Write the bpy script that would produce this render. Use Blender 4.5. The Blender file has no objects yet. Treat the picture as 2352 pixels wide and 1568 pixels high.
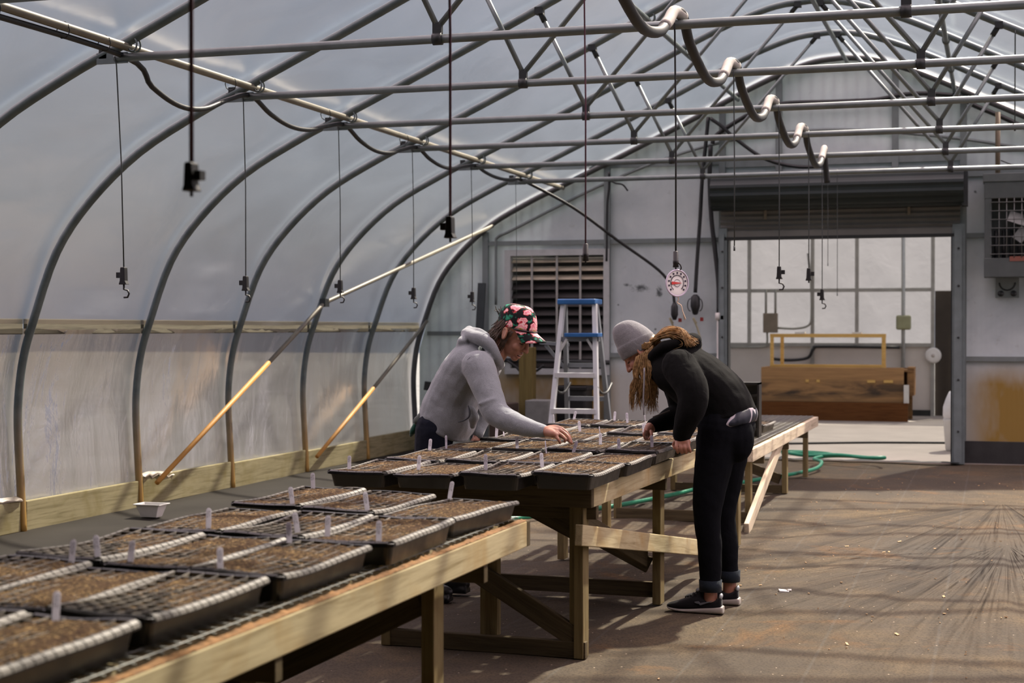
import bpy, bmesh, math, random
from mathutils import Vector, Matrix, noise, Euler
random.seed(7)
scene = bpy.context.scene
COL = scene.collection
V = Vector
CAMH = 1.45
FPX = 3550.0

# ------------------------------------------------------------------ helpers
def tag(o, label=None, cat=None, group=None, kind=None):
    if label: o['label'] = label
    if cat: o['category'] = cat
    if group: o['group'] = group
    if kind: o['kind'] = kind
    return o

def empty(name, loc=(0, 0, 0), label=None, cat=None, group=None, rz=0.0):
    o = bpy.data.objects.new(name, None)
    o.empty_display_size = 0.1
    o.location = loc
    o.rotation_euler = (0, 0, rz)
    COL.objects.link(o)
    return tag(o, label, cat, group)

class MB:
    """collects shapes, then links them as ONE mesh object"""
    def __init__(s):
        s.v = []; s.f = []; s.sm = []
    def add(s, vs, fs, smooth=False):
        n = len(s.v)
        s.v += [tuple(p) for p in vs]
        s.f += [tuple(i + n for i in f) for f in fs]
        s.sm += [smooth] * len(fs)
        return s
    def box(s, c, size, rot=None):
        x, y, z = (q / 2 for q in size)
        vs = [V((a * x, b * y, d * z)) for d in (-1, 1) for b in (-1, 1) for a in (-1, 1)]
        if rot is not None: vs = [rot @ p for p in vs]
        c = V(c)
        return s.add([p + c for p in vs], [(0, 2, 3, 1), (4, 5, 7, 6), (0, 1, 5, 4), (2, 6, 7, 3), (0, 4, 6, 2), (1, 3, 7, 5)])
    def bx(s, a, b):
        return s.box([(p + q) / 2 for p, q in zip(a, b)], [abs(q - p) for p, q in zip(a, b)])
    def bar(s, p, q, w, h, up=(0, 0, 1)):
        """a board from p to q, w across, h along up"""
        p, q = V(p), V(q); d = q - p; L = d.length; d.normalize()
        u = V(up); x = d.cross(u)
        if x.length < 1e-5: x = d.cross(V((1, 0, 0)))
        x.normalize(); u = x.cross(d)
        m = Matrix((x, d, u)).transposed()
        return s.box((p + q) / 2, (w, L, h), m)
    def tube(s, pts, r, seg=8, cap=True, closed=False):
        pts = [V(p) for p in pts]; n = len(pts)
        rs = r if isinstance(r, (list, tuple)) else [r] * n
        vs = []; t0 = None; x = None
        for i, p in enumerate(pts):
            if closed: t = pts[(i + 1) % n] - pts[i - 1]
            else: t = pts[min(i + 1, n - 1)] - pts[max(i - 1, 0)]
            t.normalize()
            if x is None:
                x = t.orthogonal().normalized()
            else:
                x = x - t * x.dot(t)
                x = x.normalized() if x.length > 1e-6 else t.orthogonal().normalized()
            y = t.cross(x)
            for k in range(seg):
                a = 2 * math.pi * k / seg
                vs.append(p + (x * math.cos(a) + y * math.sin(a)) * rs[i])
        fs = []
        for i in range(n if closed else n - 1):
            j = (i + 1) % n
            for k in range(seg):
                l = (k + 1) % seg
                fs.append((i * seg + k, i * seg + l, j * seg + l, j * seg + k))
        if cap and not closed:
            fs.append(tuple(range(seg))[::-1]); fs.append(tuple(range((n - 1) * seg, n * seg)))
        return s.add(vs, fs, True)
    def lathe(s, prof, c=(0, 0, 0), seg=20, rot=None, sx=1.0, sy=1.0):
        vs = []
        for r, z in prof:
            for k in range(seg):
                a = 2 * math.pi * k / seg
                p = V((r * math.cos(a) * sx, r * math.sin(a) * sy, z))
                if rot is not None: p = rot @ p
                vs.append(p + V(c))
        fs = []
        for i in range(len(prof) - 1):
            for k in range(seg):
                l = (k + 1) % seg
                fs.append((i * seg + k, i * seg + l, (i + 1) * seg + l, (i + 1) * seg + k))
        fs.append(tuple(range(seg))[::-1]); fs.append(tuple(range((len(prof) - 1) * seg, len(prof) * seg)))
        return s.add(vs, fs, True)
    def ell(s, c, rad, rot=None, nu=16, nv=10):
        vs = []; c = V(c)
        for i in range(nv + 1):
            t = math.pi * i / nv
            for k in range(nu):
                a = 2 * math.pi * k / nu
                p = V((rad[0] * math.sin(t) * math.cos(a), rad[1] * math.sin(t) * math.sin(a), rad[2] * math.cos(t)))
                if rot is not None: p = rot @ p
                vs.append(p + c)
        fs = [(i * nu + k, (i + 1) * nu + k, (i + 1) * nu + (k + 1) % nu, i * nu + (k + 1) % nu) for i in range(nv) for k in range(nu)]
        return s.add(vs, fs, True)
    def prism(s, poly, a, b, axis='z'):
        """poly of 2-D points extruded along an axis from a to b"""
        def mk(p, t):
            return {'z': (p[0], p[1], t), 'y': (p[0], t, p[1]), 'x': (t, p[0], p[1])}[axis]
        n = len(poly)
        vs = [mk(p, a) for p in poly] + [mk(p, b) for p in poly]
        fs = [tuple(range(n)), tuple(range(2 * n - 1, n - 1, -1))] + [(i, i + n, (i + 1) % n + n, (i + 1) % n) for i in range(n)]
        return s.add(vs, fs)
    def sheet(s, fn, nu, nv, smooth=True):
        vs = [fn(i / nu, j / nv) for i in range(nu + 1) for j in range(nv + 1)]
        fs = [(i * (nv + 1) + j, (i + 1) * (nv + 1) + j, (i + 1) * (nv + 1) + j + 1, i * (nv + 1) + j + 1) for i in range(nu) for j in range(nv)]
        return s.add(vs, fs, smooth)
    def mesh(s, name, off=(0, 0, 0)):
        me = bpy.data.meshes.new(name)
        ox, oy, oz = off
        me.from_pydata([(p[0] - ox, p[1] - oy, p[2] - oz) for p in s.v], [], s.f)
        me.polygons.foreach_set('use_smooth', s.sm)
        bm = bmesh.new(); bm.from_mesh(me)
        bmesh.ops.recalc_face_normals(bm, faces=bm.faces)
        bm.to_mesh(me); bm.free()
        me.update()
        return me
    def build(s, name, mat, parent=None, origin=None, bevel=0.0, kind=None, label=None):
        """coordinates are world ones; a parent is an unrotated object, so only its place is taken off"""
        off = wloc(parent) if parent else (origin or (0, 0, 0))
        o = bpy.data.objects.new(name, s.mesh(name, off))
        if parent: o.parent = parent
        else: o.location = off
        if mat:
            for m in (mat if isinstance(mat, (list, tuple)) else [mat]): o.data.materials.append(m)
        COL.objects.link(o)
        if bevel:
            b = o.modifiers.new('bevel', 'BEVEL'); b.width = bevel; b.segments = 2; b.limit_method = 'ANGLE'
        if kind: o['kind'] = kind
        if label: o['label'] = label
        return o

def wloc(o):
    p = V(o.location)
    while o.parent: o = o.parent; p += V(o.location)
    return tuple(p)

def board(name, mat, parent, p, q, w, h, up=(0, 0, 1), label=None, bevel=0.004):
    """a plank whose grain runs along its own length, from p to q"""
    p, q = V(p), V(q); d = q - p; L = d.length; d.normalize()
    x = d.cross(V(up)).normalized(); u = x.cross(d)
    o = MB().box((0, 0, 0), (w, L, h)).build(name, mat, None, bevel=bevel, label=label)
    o.parent = parent
    o.location = (p + q) / 2 - V(wloc(parent)); o.rotation_euler = Matrix((x, d, u)).transposed().to_euler()
    return o
def copy_tree(o, parent=None):
    c = o.copy(); COL.objects.link(c)
    if parent: c.parent = parent
    for ch in o.children: copy_tree(ch, c)
    return c

def spline(pts, n=8):
    """Catmull-Rom through the points"""
    pts = [V(p) for p in pts]; P = [pts[0] * 2 - pts[1]] + pts + [pts[-1] * 2 - pts[-2]]
    out = []
    for i in range(1, len(P) - 2):
        a, b, c, d = P[i - 1:i + 3]
        for k in range(n):
            t = k / n
            out.append(0.5 * ((2 * b) + (c - a) * t + (2 * a - 5 * b + 4 * c - d) * t * t + (3 * b - a - 3 * c + d) * t ** 3))
    out.append(pts[-1])
    return out

# ------------------------------------------------------------------ camera
TH = math.atan(1110 / FPX); PIT = math.atan(31 / FPX)
cam = bpy.data.cameras.new('camera'); cam_ob = bpy.data.objects.new('camera', cam)
COL.objects.link(cam_ob)
cam.sensor_width = 36; cam.lens = 36 * FPX / 2352
cam.clip_end = 300; cam.clip_start = 0.05
cam_ob.location = (0, 0, CAMH)
cam_ob.rotation_euler = Euler((math.pi / 2 - PIT, 0, TH), 'XYZ')
cam.dof.use_dof = True; cam.dof.focus_distance = 7.9; cam.dof.aperture_fstop = 3.8
scene.camera = cam_ob
_c, _s = math.cos(TH), math.sin(TH)
_F = V((-_s * math.cos(PIT), _c * math.cos(PIT), -math.sin(PIT))); _R = V((_c, _s, 0)); _U = V((-_s * math.sin(PIT), _c * math.sin(PIT), math.cos(PIT)))
def P(px, py, Y):
    """the place in the plane y = Y that the photograph shows at (px, py)"""
    d = _F + _R * ((px - 1176) / FPX) - _U * ((py - 784) / FPX)
    t = Y / d.y
    return V((0, 0, CAMH)) + d * t
def PZ(px, py, z):
    d = _F + _R * ((px - 1176) / FPX) - _U * ((py - 784) / FPX)
    t = (z - CAMH) / d.z
    return V((0, 0, CAMH)) + d * t

# ------------------------------------------------------------------ materials
def lin(c):
    c = [q / 255 for q in c]
    return tuple(q / 12.92 if q <= 0.04045 else ((q + 0.055) / 1.055) ** 2.4 for q in c) + (1,)

class NT:
    def __init__(s, name):
        s.m = bpy.data.materials.new(name); s.m.use_nodes = True
        s.t = s.m.node_tree; s.t.nodes.clear()
        s.out = s.n('ShaderNodeOutputMaterial')
    def n(s, typ, **kw):
        o = s.t.nodes.new(typ)
        for k, v in kw.items():
            if k.startswith('i_'):
                key = k[2:].replace('_', ' ')
                o.inputs[key].default_value = v
            else: setattr(o, k, v)
        return o
    def l(s, a, b): s.t.links.new(a, b)
    def coord(s, kind='Object', scale=(1, 1, 1), rot=(0, 0, 0)):
        t = s.n('ShaderNodeTexCoord'); m = s.n('ShaderNodeMapping')
        m.inputs['Scale'].default_value = scale; m.inputs['Rotation'].default_value = rot
        s.l(t.outputs[kind], m.inputs['Vector']); return m.outputs['Vector']
    def noise(s, vec, scale, detail=4, rough=0.55, dist=0.0):
        o = s.n('ShaderNodeTexNoise'); o.inputs['Scale'].default_value = scale
        o.inputs['Detail'].default_value = detail; o.inputs['Roughness'].default_value = rough; o.inputs['Distortion'].default_value = dist
        s.l(vec, o.inputs['Vector']); return o.outputs['Fac']
    def ramp(s, fac, stops):
        r = s.n('ShaderNodeValToRGB'); e = r.color_ramp.elements
        while len(e) < len(stops): e.new(0.5)
        for q, (p, c) in zip(e, stops):
            q.position = p; q.color = c if len(c) == 4 else tuple(c) + (1,)
        s.l(fac, r.inputs['Fac']); return r.outputs['Color']
    def mix(s, a, b, fac, mode='MIX'):
        o = s.n('ShaderNodeMix'); o.data_type = 'RGBA'; o.blend_type = mode
        for sock, v in ((o.inputs[0], fac), (o.inputs[6], a), (o.inputs[7], b)):
            if isinstance(v, (int, float)): sock.default_value = v
            elif isinstance(v, (tuple, list)): sock.default_value = v
            else: s.l(v, sock)
        return o.outputs[2]
    def bump(s, h, strength=0.3, dist=0.01, normal=None):
        b = s.n('ShaderNodeBump'); b.inputs['Strength'].default_value = strength; b.inputs['Distance'].default_value = dist
        s.l(h, b.inputs['Height'])
        if normal is not None: s.l(normal, b.inputs['Normal'])
        return b.outputs['Normal']
    def pbsdf(s, color, rough=0.6, metal=0.0, normal=None, spec=0.5, sheen=0.0):
        p = s.n('ShaderNodeBsdfPrincipled')
        if isinstance(color, (tuple, list)): p.inputs['Base Color'].default_value = color
        else: s.l(color, p.inputs['Base Color'])
        if isinstance(rough, (int, float)): p.inputs['Roughness'].default_value = rough
        else: s.l(rough, p.inputs['Roughness'])
        p.inputs['Metallic'].default_value = metal; p.inputs['Specular IOR Level'].default_value = spec
        if sheen: p.inputs['Sheen Weight'].default_value = sheen
        if normal is not None: s.l(normal, p.inputs['Normal'])
        return p.outputs['BSDF']
    def done(s, shader):
        s.l(shader, s.out.inputs['Surface']); return s.m

def simple(name, rgb, rough=0.6, metal=0.0, var=0.12, scale=8.0, bump=0.0, bscale=60.0, spec=0.5, sheen=0.0, coord='Object'):
    """a colour that wanders a little, with an optional grain"""
    t = NT(name); c = lin(rgb); v = t.coord(coord)
    n = t.noise(v, scale)
    a = tuple(q * (1 - var) for q in c[:3]); b = tuple(min(1, q * (1 + var)) for q in c[:3])
    colr = t.ramp(n, [(0.3, a), (0.7, b)])
    nm = t.bump(t.noise(v, bscale, 3), bump, 0.003) if bump else None
    return t.done(t.pbsdf(colr, rough, metal, nm, spec, sheen))

def wood(name, rgb, dark, axis=1, rough=0.75, stain=None, coord='Object'):
    """sawn timber: long grain along an axis, a few knots and stains"""
    t = NT(name); sc = [14, 14, 14]; sc[axis] = 0.9
    v = t.coord(coord, tuple(sc)); g = t.noise(v, 2.2, 6, 0.65, 0.6)
    sc2 = [60, 60, 60]; sc2[axis] = 2.0
    fine = t.noise(t.coord(coord, tuple(sc2)), 2.0, 3)
    base = t.ramp(g, [(0.28, lin(dark)), (0.5, lin(rgb)), (0.8, tuple(min(1, q * 1.18) for q in lin(rgb)[:3]))])
    base = t.mix(base, lin(dark), t.ramp(fine, [(0.52, (0, 0, 0)), (0.75, (0.45, 0.45, 0.45))]))
    if stain:
        sv = t.noise(t.coord(coord, (3, 3, 3)), 1.1, 3, 0.6, 0.5)
        base = t.mix(base, lin(stain), t.ramp(sv, [(0.5, (0, 0, 0)), (0.72, (0.75, 0.75, 0.75))]))
    nm = t.bump(g, 0.25, 0.004)
    return t.done(t.pbsdf(base, rough, 0, nm, 0.12))

M = {}
M['steel'] = simple('galvanised_steel', (112, 120, 120), 0.42, 0.55, 0.18, 6, 0.1)
def mk_hoop():
    t = NT('hoop_steel'); v = t.coord('Object'); n = t.noise(v, 7)
    c = t.ramp(n, [(0.3, lin((80, 92, 94))), (0.7, lin((108, 118, 118)))])
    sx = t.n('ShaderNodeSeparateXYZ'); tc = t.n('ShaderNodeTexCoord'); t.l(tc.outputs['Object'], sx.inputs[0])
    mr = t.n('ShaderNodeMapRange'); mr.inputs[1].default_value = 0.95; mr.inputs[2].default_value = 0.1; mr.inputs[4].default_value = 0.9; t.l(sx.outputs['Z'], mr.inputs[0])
    c = t.mix(c, lin((168, 132, 62)), mr.outputs[0])  # warm sun glint near the feet painted into the colour by height
    return t.done(t.pbsdf(c, 0.45, 0.3))
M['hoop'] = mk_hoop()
M['yellow'] = simple('yellow_painted_pipe', (180, 130, 58), 0.6, 0, 0.15, 5)
M['beige'] = simple('weathered_pipe', (124, 119, 106), 0.5, 0.15, 0.15, 5)
M['darksteel'] = simple('dark_steel', (52, 55, 56), 0.5, 0.4)
M['black'] = simple('black_plastic', (16, 16, 17), 0.42, 0, 0.1, 8)
M['blackhose'] = simple('black_rubber', (26, 28, 30), 0.5, 0, 0.2, 4)
M['cable'] = simple('grey_cable', (52, 58, 58), 0.5)
M['cord'] = simple('mauve_cord', (92, 62, 74), 0.8)
M['hook'] = simple('black_hook', (22, 23, 24), 0.5)
M['hoselit'] = simple('sunlit_dusty_conduit', (150, 146, 140), 0.8, 0, 0.2, 9)
M['wood'] = wood('treated_pine', (172, 161, 128), (132, 119, 86), 1, 0.8, (156, 130, 82))
M['wooda'] = wood('treated_pine_upright_shaded', (118, 106, 74), (82, 72, 48), 2, 0.8, (98, 80, 48))  # same pine, shade on the legs put into a darker colour
M['woodx'] = wood('treated_pine_cross_shaded', (82, 73, 54), (54, 47, 34), 0, 0.8, (66, 54, 36))  # same pine painted darker for the shaded ends and joists
M['woodd'] = wood('shaded_pine_brace', (82, 73, 54), (54, 47, 34), 1, 0.8, (66, 54, 36))  # brace pine, its under-bench shade painted into the tone
M['woodgrey'] = wood('weathered_pine', (188, 176, 154), (150, 138, 116), 1, 0.85)
M['plank'] = wood('baseboard_plank', (136, 129, 100), (100, 93, 66), 1, 0.85, (112, 102, 64))
M['rail'] = wood('grey_wood_rail', (82, 78, 67), (62, 59, 51), 1, 0.85)
M['boxwood'] = wood('crate_timber', (140, 106, 70), (98, 68, 42), 0, 0.75, (120, 96, 74))
M['boxdark'] = wood('crate_timber_red', (104, 66, 36), (74, 44, 22), 0, 0.75)
M['framewood'] = wood('fresh_pine', (206, 170, 104), (184, 142, 78), 0, 0.75)
M['white'] = simple('white_plastic', (214, 212, 208), 0.45, 0, 0.05)
def mk_tag():
    t = NT('plant_marker_plastic'); p = t.pbsdf(lin((206, 204, 212)), 0.45); tr = t.n('ShaderNodeBsdfTranslucent'); tr.inputs['Color'].default_value = lin((216, 214, 222))
    m = t.n('ShaderNodeMixShader'); m.inputs[0].default_value = 0.5; t.l(p, m.inputs[1]); t.l(tr.outputs[0], m.inputs[2])
    return t.done(m.outputs[0])
M['tag'] = mk_tag()
M['ink'] = simple('marker_ink', (60, 56, 74), 0.9)
M['alu'] = simple('ladder_aluminium', (196, 200, 204), 0.4, 0.35, 0.06)
M['aludark'] = simple('ladder_fibreglass_grey', (104, 110, 116), 0.5, 0.1, 0.08)
M['blue'] = simple('blue_ladder_cap', (28, 84, 140), 0.45)
M['greyblock'] = simple('concrete_block', (112, 114, 112), 0.9, 0, 0.15, 12, 0.3)
M['greenhose'] = simple('green_garden_hose', (36, 128, 98), 0.35, 0, 0.15)
M['rubber'] = simple('rubber_seal', (38, 42, 42), 0.7)
# ------------------------------------------------------------------ setting materials
def film(name, tint, trans=0.34, diff=0.2, wr=(1, 1, 1), bstr=0.5, tint2=None):
    """milky polythene: part of the light goes straight through, the rest is scattered"""
    t = NT(name); v = t.coord('Object', wr)
    w1 = t.noise(v, 3.0, 4, 0.55, 0.8); w2 = t.noise(t.coord('Object', (wr[0] * 3, wr[1] * 3, wr[2] * 3)), 4.0, 3)
    nm = t.bump(w2, bstr * 0.4, 0.02, t.bump(w1, bstr, 0.05))
    dirt_and_shade = t.noise(t.coord('Object', (0.7, 0.5, 0.7)), 2.0, 5, 0.6)
    c = lin(tint); c2 = lin(tint2) if tint2 else tuple(q * 0.86 for q in c[:3])
    colr = t.ramp(dirt_and_shade, [(0.3, c2), (0.65, c)])
    tr = t.n('ShaderNodeBsdfTranslucent'); di = t.n('ShaderNodeBsdfDiffuse'); tp = t.n('ShaderNodeBsdfTransparent')
    gl = t.n('ShaderNodeBsdfGlossy'); gl.inputs['Roughness'].default_value = 0.35
    for s_ in (tr, di): t.l(colr, s_.inputs['Color'])
    for s_ in (tr, di, gl): t.l(nm, s_.inputs['Normal'])
    m1 = t.n('ShaderNodeMixShader'); m1.inputs[0].default_value = diff
    t.l(tr.outputs[0], m1.inputs[1]); t.l(di.outputs[0], m1.inputs[2])
    fr = t.n('ShaderNodeFresnel'); fr.inputs['IOR'].default_value = 1.3; t.l(nm, fr.inputs['Normal'])
    m2 = t.n('ShaderNodeMixShader'); t.l(fr.outputs[0], m2.inputs[0]); t.l(m1.outputs[0], m2.inputs[1]); t.l(gl.outputs[0], m2.inputs[2])
    m3 = t.n('ShaderNodeMixShader')
    vary = t.n('ShaderNodeMapRange'); vary.inputs[3].default_value = trans * 0.75; vary.inputs[4].default_value = trans * 1.2
    t.l(w1, vary.inputs[0]); t.l(vary.outputs[0], m3.inputs[0])
    t.l(m2.outputs[0], m3.inputs[1]); t.l(tp.outputs[0], m3.inputs[2])
    return t.done(m3.outputs[0])
M['film_roof'] = film('roof_polythene', (200, 184, 198), 0.35, 0.05, (0.5, 0.35, 0.5), 0.3)
M['film_side'] = film('side_polythene', (156, 153, 166), 0.15, 0.12, (1.2, 1.5, 0.6), 0.35, (118, 119, 134))
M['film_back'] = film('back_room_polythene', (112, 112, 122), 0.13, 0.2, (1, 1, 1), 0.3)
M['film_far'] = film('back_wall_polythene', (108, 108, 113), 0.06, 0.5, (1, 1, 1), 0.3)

def mk_endwall():
    """off-white corrugated end panels, a little light comes through; mildew low down"""
    t = NT('end_wall_panel'); v = t.coord('Object')
    n = t.noise(v, 1.4, 6, 0.6, 0.5); n2 = t.noise(v, 9, 5, 0.7)
    c = t.ramp(n, [(0.3, lin((184, 194, 198))), (0.7, lin((214, 222, 224)))])
    c = t.mix(c, lin((150, 152, 150)), t.ramp(n2, [(0.62, (0, 0, 0)), (0.78, (0.5, 0.5, 0.5))]))
    tc = t.n('ShaderNodeTexCoord'); sx = t.n('ShaderNodeSeparateXYZ'); t.l(tc.outputs['Object'], sx.inputs[0])
    mr = t.n('ShaderNodeMapRange'); mr.inputs[1].default_value = 1.15; mr.inputs[2].default_value = 0.85; t.l(sx.outputs['Z'], mr.inputs[0])
    st = t.noise(t.coord('Object', (1.2, 1, 0.5)), 1.6, 4, 0.6)
    stf = t.n('ShaderNodeMath'); stf.operation = 'MULTIPLY'; t.l(mr.outputs[0], stf.inputs[0])
    t.l(t.ramp(st, [(0.25, (0.5, 0.5, 0.5)), (0.46, (0.95, 0.95, 0.95))]), stf.inputs[1])
    mx_ = t.n('ShaderNodeMapRange'); mx_.inputs[1].default_value = -6.6; mx_.inputs[2].default_value = 3.4; t.l(sx.outputs['X'], mx_.inputs[0])
    g = lambda x: (x + 6.6) / 10
    k_ = lambda q: (q, q, q)
    where = t.ramp(mx_.outputs[0], [(g(-6.3), k_(0.05)), (g(-5.7), k_(0.5)), (g(-5.3), k_(1)), (g(-4.4), k_(1)), (g(-4.1), k_(0.3)), (g(-0.4), k_(0.2)), (g(-0.05), k_(1))])
    sf2 = t.n('ShaderNodeMath'); sf2.operation = 'MULTIPLY'; t.l(stf.outputs[0], sf2.inputs[0]); t.l(where, sf2.inputs[1])
    c = t.mix(c, lin((150, 118, 40)), sf2.outputs[0])
    for px_, py_, sx_, sz_ in ((1470, 662, 0.16, 0.06), (1515, 672, 0.05, 0.09), (1440, 655, 0.05, 0.03), (1505, 756, 0.02, 0.02), (1420, 700, 0.02, 0.02), (2240, 440, 0.025, 0.02)):      # black scuffs
        q_ = P(px_, py_, 17.28); vm = t.n('ShaderNodeVectorMath'); vm.operation = 'SUBTRACT'; t.l(tc.outputs['Object'], vm.inputs[0]); vm.inputs[1].default_value = (q_.x, 17.28, q_.z)
        v2 = t.n('ShaderNodeVectorMath'); v2.operation = 'MULTIPLY'; t.l(vm.outputs[0], v2.inputs[0]); v2.inputs[1].default_value = (1 / sx_, 0, 1 / sz_)
        ln = t.n('ShaderNodeVectorMath'); ln.operation = 'LENGTH'; t.l(v2.outputs[0], ln.inputs[0])
        ad = t.n('ShaderNodeMath'); ad.operation = 'MULTIPLY_ADD'; t.l(t.noise(v, 16, 4, 0.7, 0.5), ad.inputs[0]); ad.inputs[1].default_value = 2.6; t.l(ln.outputs['Value'], ad.inputs[2])
        c = t.mix(c, lin((46, 52, 52)), t.ramp(ad.outputs[0], [(0.0, (0.85,) * 3), (0.999, (0, 0, 0))]) if False else t.ramp((lambda m_: (t.l(ad.outputs[0], m_.inputs[0]), m_.inputs[1].__setattr__('default_value', 1.35), m_.inputs[2].__setattr__('default_value', 2.1), m_.outputs[0])[-1])(t.n('ShaderNodeMapRange')), [(0.0, (0.85,) * 3), (1.0, (0, 0, 0))]))
    w = t.n('ShaderNodeTexWave'); w.inputs['Scale'].default_value = 6; w.bands_direction = 'X'; t.l(v, w.inputs['Vector'])
    nm = t.bump(w.outputs['Fac'], 0.05, 0.01)
    p = t.pbsdf(c, 0.7, 0, nm, 0.25)
    tr = t.n('ShaderNodeBsdfTranslucent'); t.l(c, tr.inputs['Color'])
    m = t.n('ShaderNodeMixShader'); m.inputs[0].default_value = 0.17; t.l(p, m.inputs[1]); t.l(tr.outputs[0], m.inputs[2])
    return t.done(m.outputs[0])
M['endwall'] = mk_endwall()
M['endtrim'] = simple('end_wall_trim', (122, 130, 130), 0.5, 0.3, 0.1)
M['kick'] = simple('dark_kick_board', (44, 44, 44), 0.85, 0, 0.3, 5)
M['louver'] = simple('louver_blade', (34, 32, 30), 0.6, 0.2, 0.15, 4)

def mk_ground():
    """dusty woven ground cloth, soil and worn patches, painted crease shade, thin pale guide lines"""
    t = NT('ground_cloth'); v = t.coord('Object')
    a = t.noise(v, 0.55, 6, 0.6, 0.6); b = t.noise(v, 3.5, 6, 0.7, 0.3); f = t.noise(v, 90, 3, 0.6)
    c = t.ramp(a, [(0.3, lin((62, 57, 50))), (0.5, lin((84, 75, 62))), (0.72, lin((103, 90, 69)))])
    c = t.mix(c, lin((68, 63, 56)), t.ramp(b, [(0.45, (0.55, 0.55, 0.55)), (0.62, (0, 0, 0))]))
    c = t.mix(c, lin((118, 86, 50)), t.ramp(t.noise(v, 1.3, 4, 0.65, 1.0), [(0.58, (0, 0, 0)), (0.75, (0.55, 0.55, 0.55))]))
    c = t.mix(c, lin((46, 42, 38)), t.ramp(f, [(0.35, (0.6, 0.6, 0.6)), (0.55, (0, 0, 0))]))
    vo = t.n('ShaderNodeTexVoronoi'); vo.inputs['Scale'].default_value = 14; t.l(v, vo.inputs['Vector'])
    c = t.mix(c, lin((188, 172, 150)), t.ramp(vo.outputs['Distance'], [(0.035, (0.8, 0.8, 0.8)), (0.07, (0, 0, 0))]))
    w = t.n('ShaderNodeTexWave'); w.bands_direction = 'X'; w.inputs['Scale'].default_value = 0.62; t.l(v, w.inputs['Vector'])
    c = t.mix(c, lin((150, 164, 168)), t.ramp(w.outputs['Fac'], [(0.99985, (0, 0, 0)), (0.99997, (0.035, 0.035, 0.035))]))
    nm = t.bump(f, 0.35, 0.004, t.bump(b, 0.4, 0.02))
    sp = t.n('ShaderNodeSeparateXYZ'); t.l(v, sp.inputs[0])
    def mth(op, a_, b_=None, cl=False):
        o = t.n('ShaderNodeMath'); o.operation = op; o.use_clamp = cl
        for i_, q in enumerate((a_, b_)):
            if q is None: continue
            if isinstance(q, (int, float)): o.inputs[i_].default_value = q
            else: t.l(q, o.inputs[i_])
        return o.outputs[0]
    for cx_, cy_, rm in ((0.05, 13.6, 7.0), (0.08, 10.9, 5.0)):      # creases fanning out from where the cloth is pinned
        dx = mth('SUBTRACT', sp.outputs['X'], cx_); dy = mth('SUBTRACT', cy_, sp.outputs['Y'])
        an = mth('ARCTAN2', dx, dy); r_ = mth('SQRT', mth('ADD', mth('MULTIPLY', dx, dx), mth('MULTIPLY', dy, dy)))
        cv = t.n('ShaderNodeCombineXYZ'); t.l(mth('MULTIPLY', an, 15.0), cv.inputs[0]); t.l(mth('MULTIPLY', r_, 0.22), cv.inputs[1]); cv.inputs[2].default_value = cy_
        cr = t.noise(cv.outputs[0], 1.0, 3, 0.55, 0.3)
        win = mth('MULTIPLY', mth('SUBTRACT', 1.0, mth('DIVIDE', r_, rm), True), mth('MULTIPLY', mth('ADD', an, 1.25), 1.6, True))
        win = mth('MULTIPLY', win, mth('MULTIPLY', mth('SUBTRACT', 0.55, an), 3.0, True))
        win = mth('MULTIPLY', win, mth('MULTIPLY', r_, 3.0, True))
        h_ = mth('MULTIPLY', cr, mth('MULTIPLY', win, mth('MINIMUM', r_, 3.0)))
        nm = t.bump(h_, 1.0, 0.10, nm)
        dirt_and_shade = mth('MULTIPLY', t.ramp(cr, [(0.36, (1, 1, 1)), (0.48, (0, 0, 0))]), mth('MULTIPLY', win, 0.7))
        c = t.mix(c, lin((44, 41, 38)), dirt_and_shade)  # shade inside the creases, painted as a darker colour
    return t.done(t.pbsdf(c, t.ramp(a, [(0.3, (0.75,) * 3), (0.7, (0.95,) * 3)]), 0, nm, 0.08))
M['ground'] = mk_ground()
M['concrete'] = simple('pale_concrete', (150, 142, 134), 0.7, 0, 0.1, 2.2, 0.15, 40)
M['sidefloor'] = simple('damp_grey_ground_strip', (40, 37, 33), 0.8, 0, 0.2, 1.5, 0.15, 30, 0.12)
M['outside'] = simple('outside_ground', (72, 72, 74), 0.95, 0, 0.25, 0.6, 0.3, 8)

# ------------------------------------------------------------------ the house: profile, film, end wall
XC = -1.6; YE = 17.28; YF = -0.9; PITCH = 1.575
HALF = [(4.97, -0.03), (4.99, 0.35), (5.01, 0.75), (5.0, 1.0), (4.96, 1.25), (4.88, 1.5), (4.69, 1.98), (4.42, 2.33), (4.03, 2.66),
        (3.55, 2.92), (3.15, 3.10), (2.32, 3.48), (1.6, 3.82), (1.0, 4.11), (0.62, 4.27), (0.3, 4.37), (0.0, 4.40)]
_h = spline([(XC - a, 0, z) for a, z in HALF], 4)
PROFILE = [(p.x, p.z) for p in _h] + [(2 * XC - p.x, p.z) for p in _h[::-1][1:]]
def prof_z(x):
    for (a, za), (b, zb) in zip(PROFILE, PROFILE[1:]):
        if a <= x <= b and za > 1.2 and zb > 1.2 and b > a: return za + (zb - za) * (x - a) / (b - a)
    return 1.2
def offset_prof(d):
    out = []
    n = len(PROFILE)
    for i, p in enumerate(PROFILE):
        a = PROFILE[max(i - 1, 0)]; b = PROFILE[min(i + 1, n - 1)]
        tx, tz = b[0] - a[0], b[1] - a[1]; L = math.hypot(tx, tz)
        out.append((p[0] - tz / L * d, p[1] + tx / L * d))
    return out
_h = spline([(XC - a, 0, z) for a, z in HALF], 9)
FINE = [(p.x, p.z) for p in _h] + [(2 * XC - p.x, p.z) for p in _h[::-1][1:]]
_keep = PROFILE; PROFILE = FINE; OUT = offset_prof(0.05); PROFILE = _keep
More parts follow.
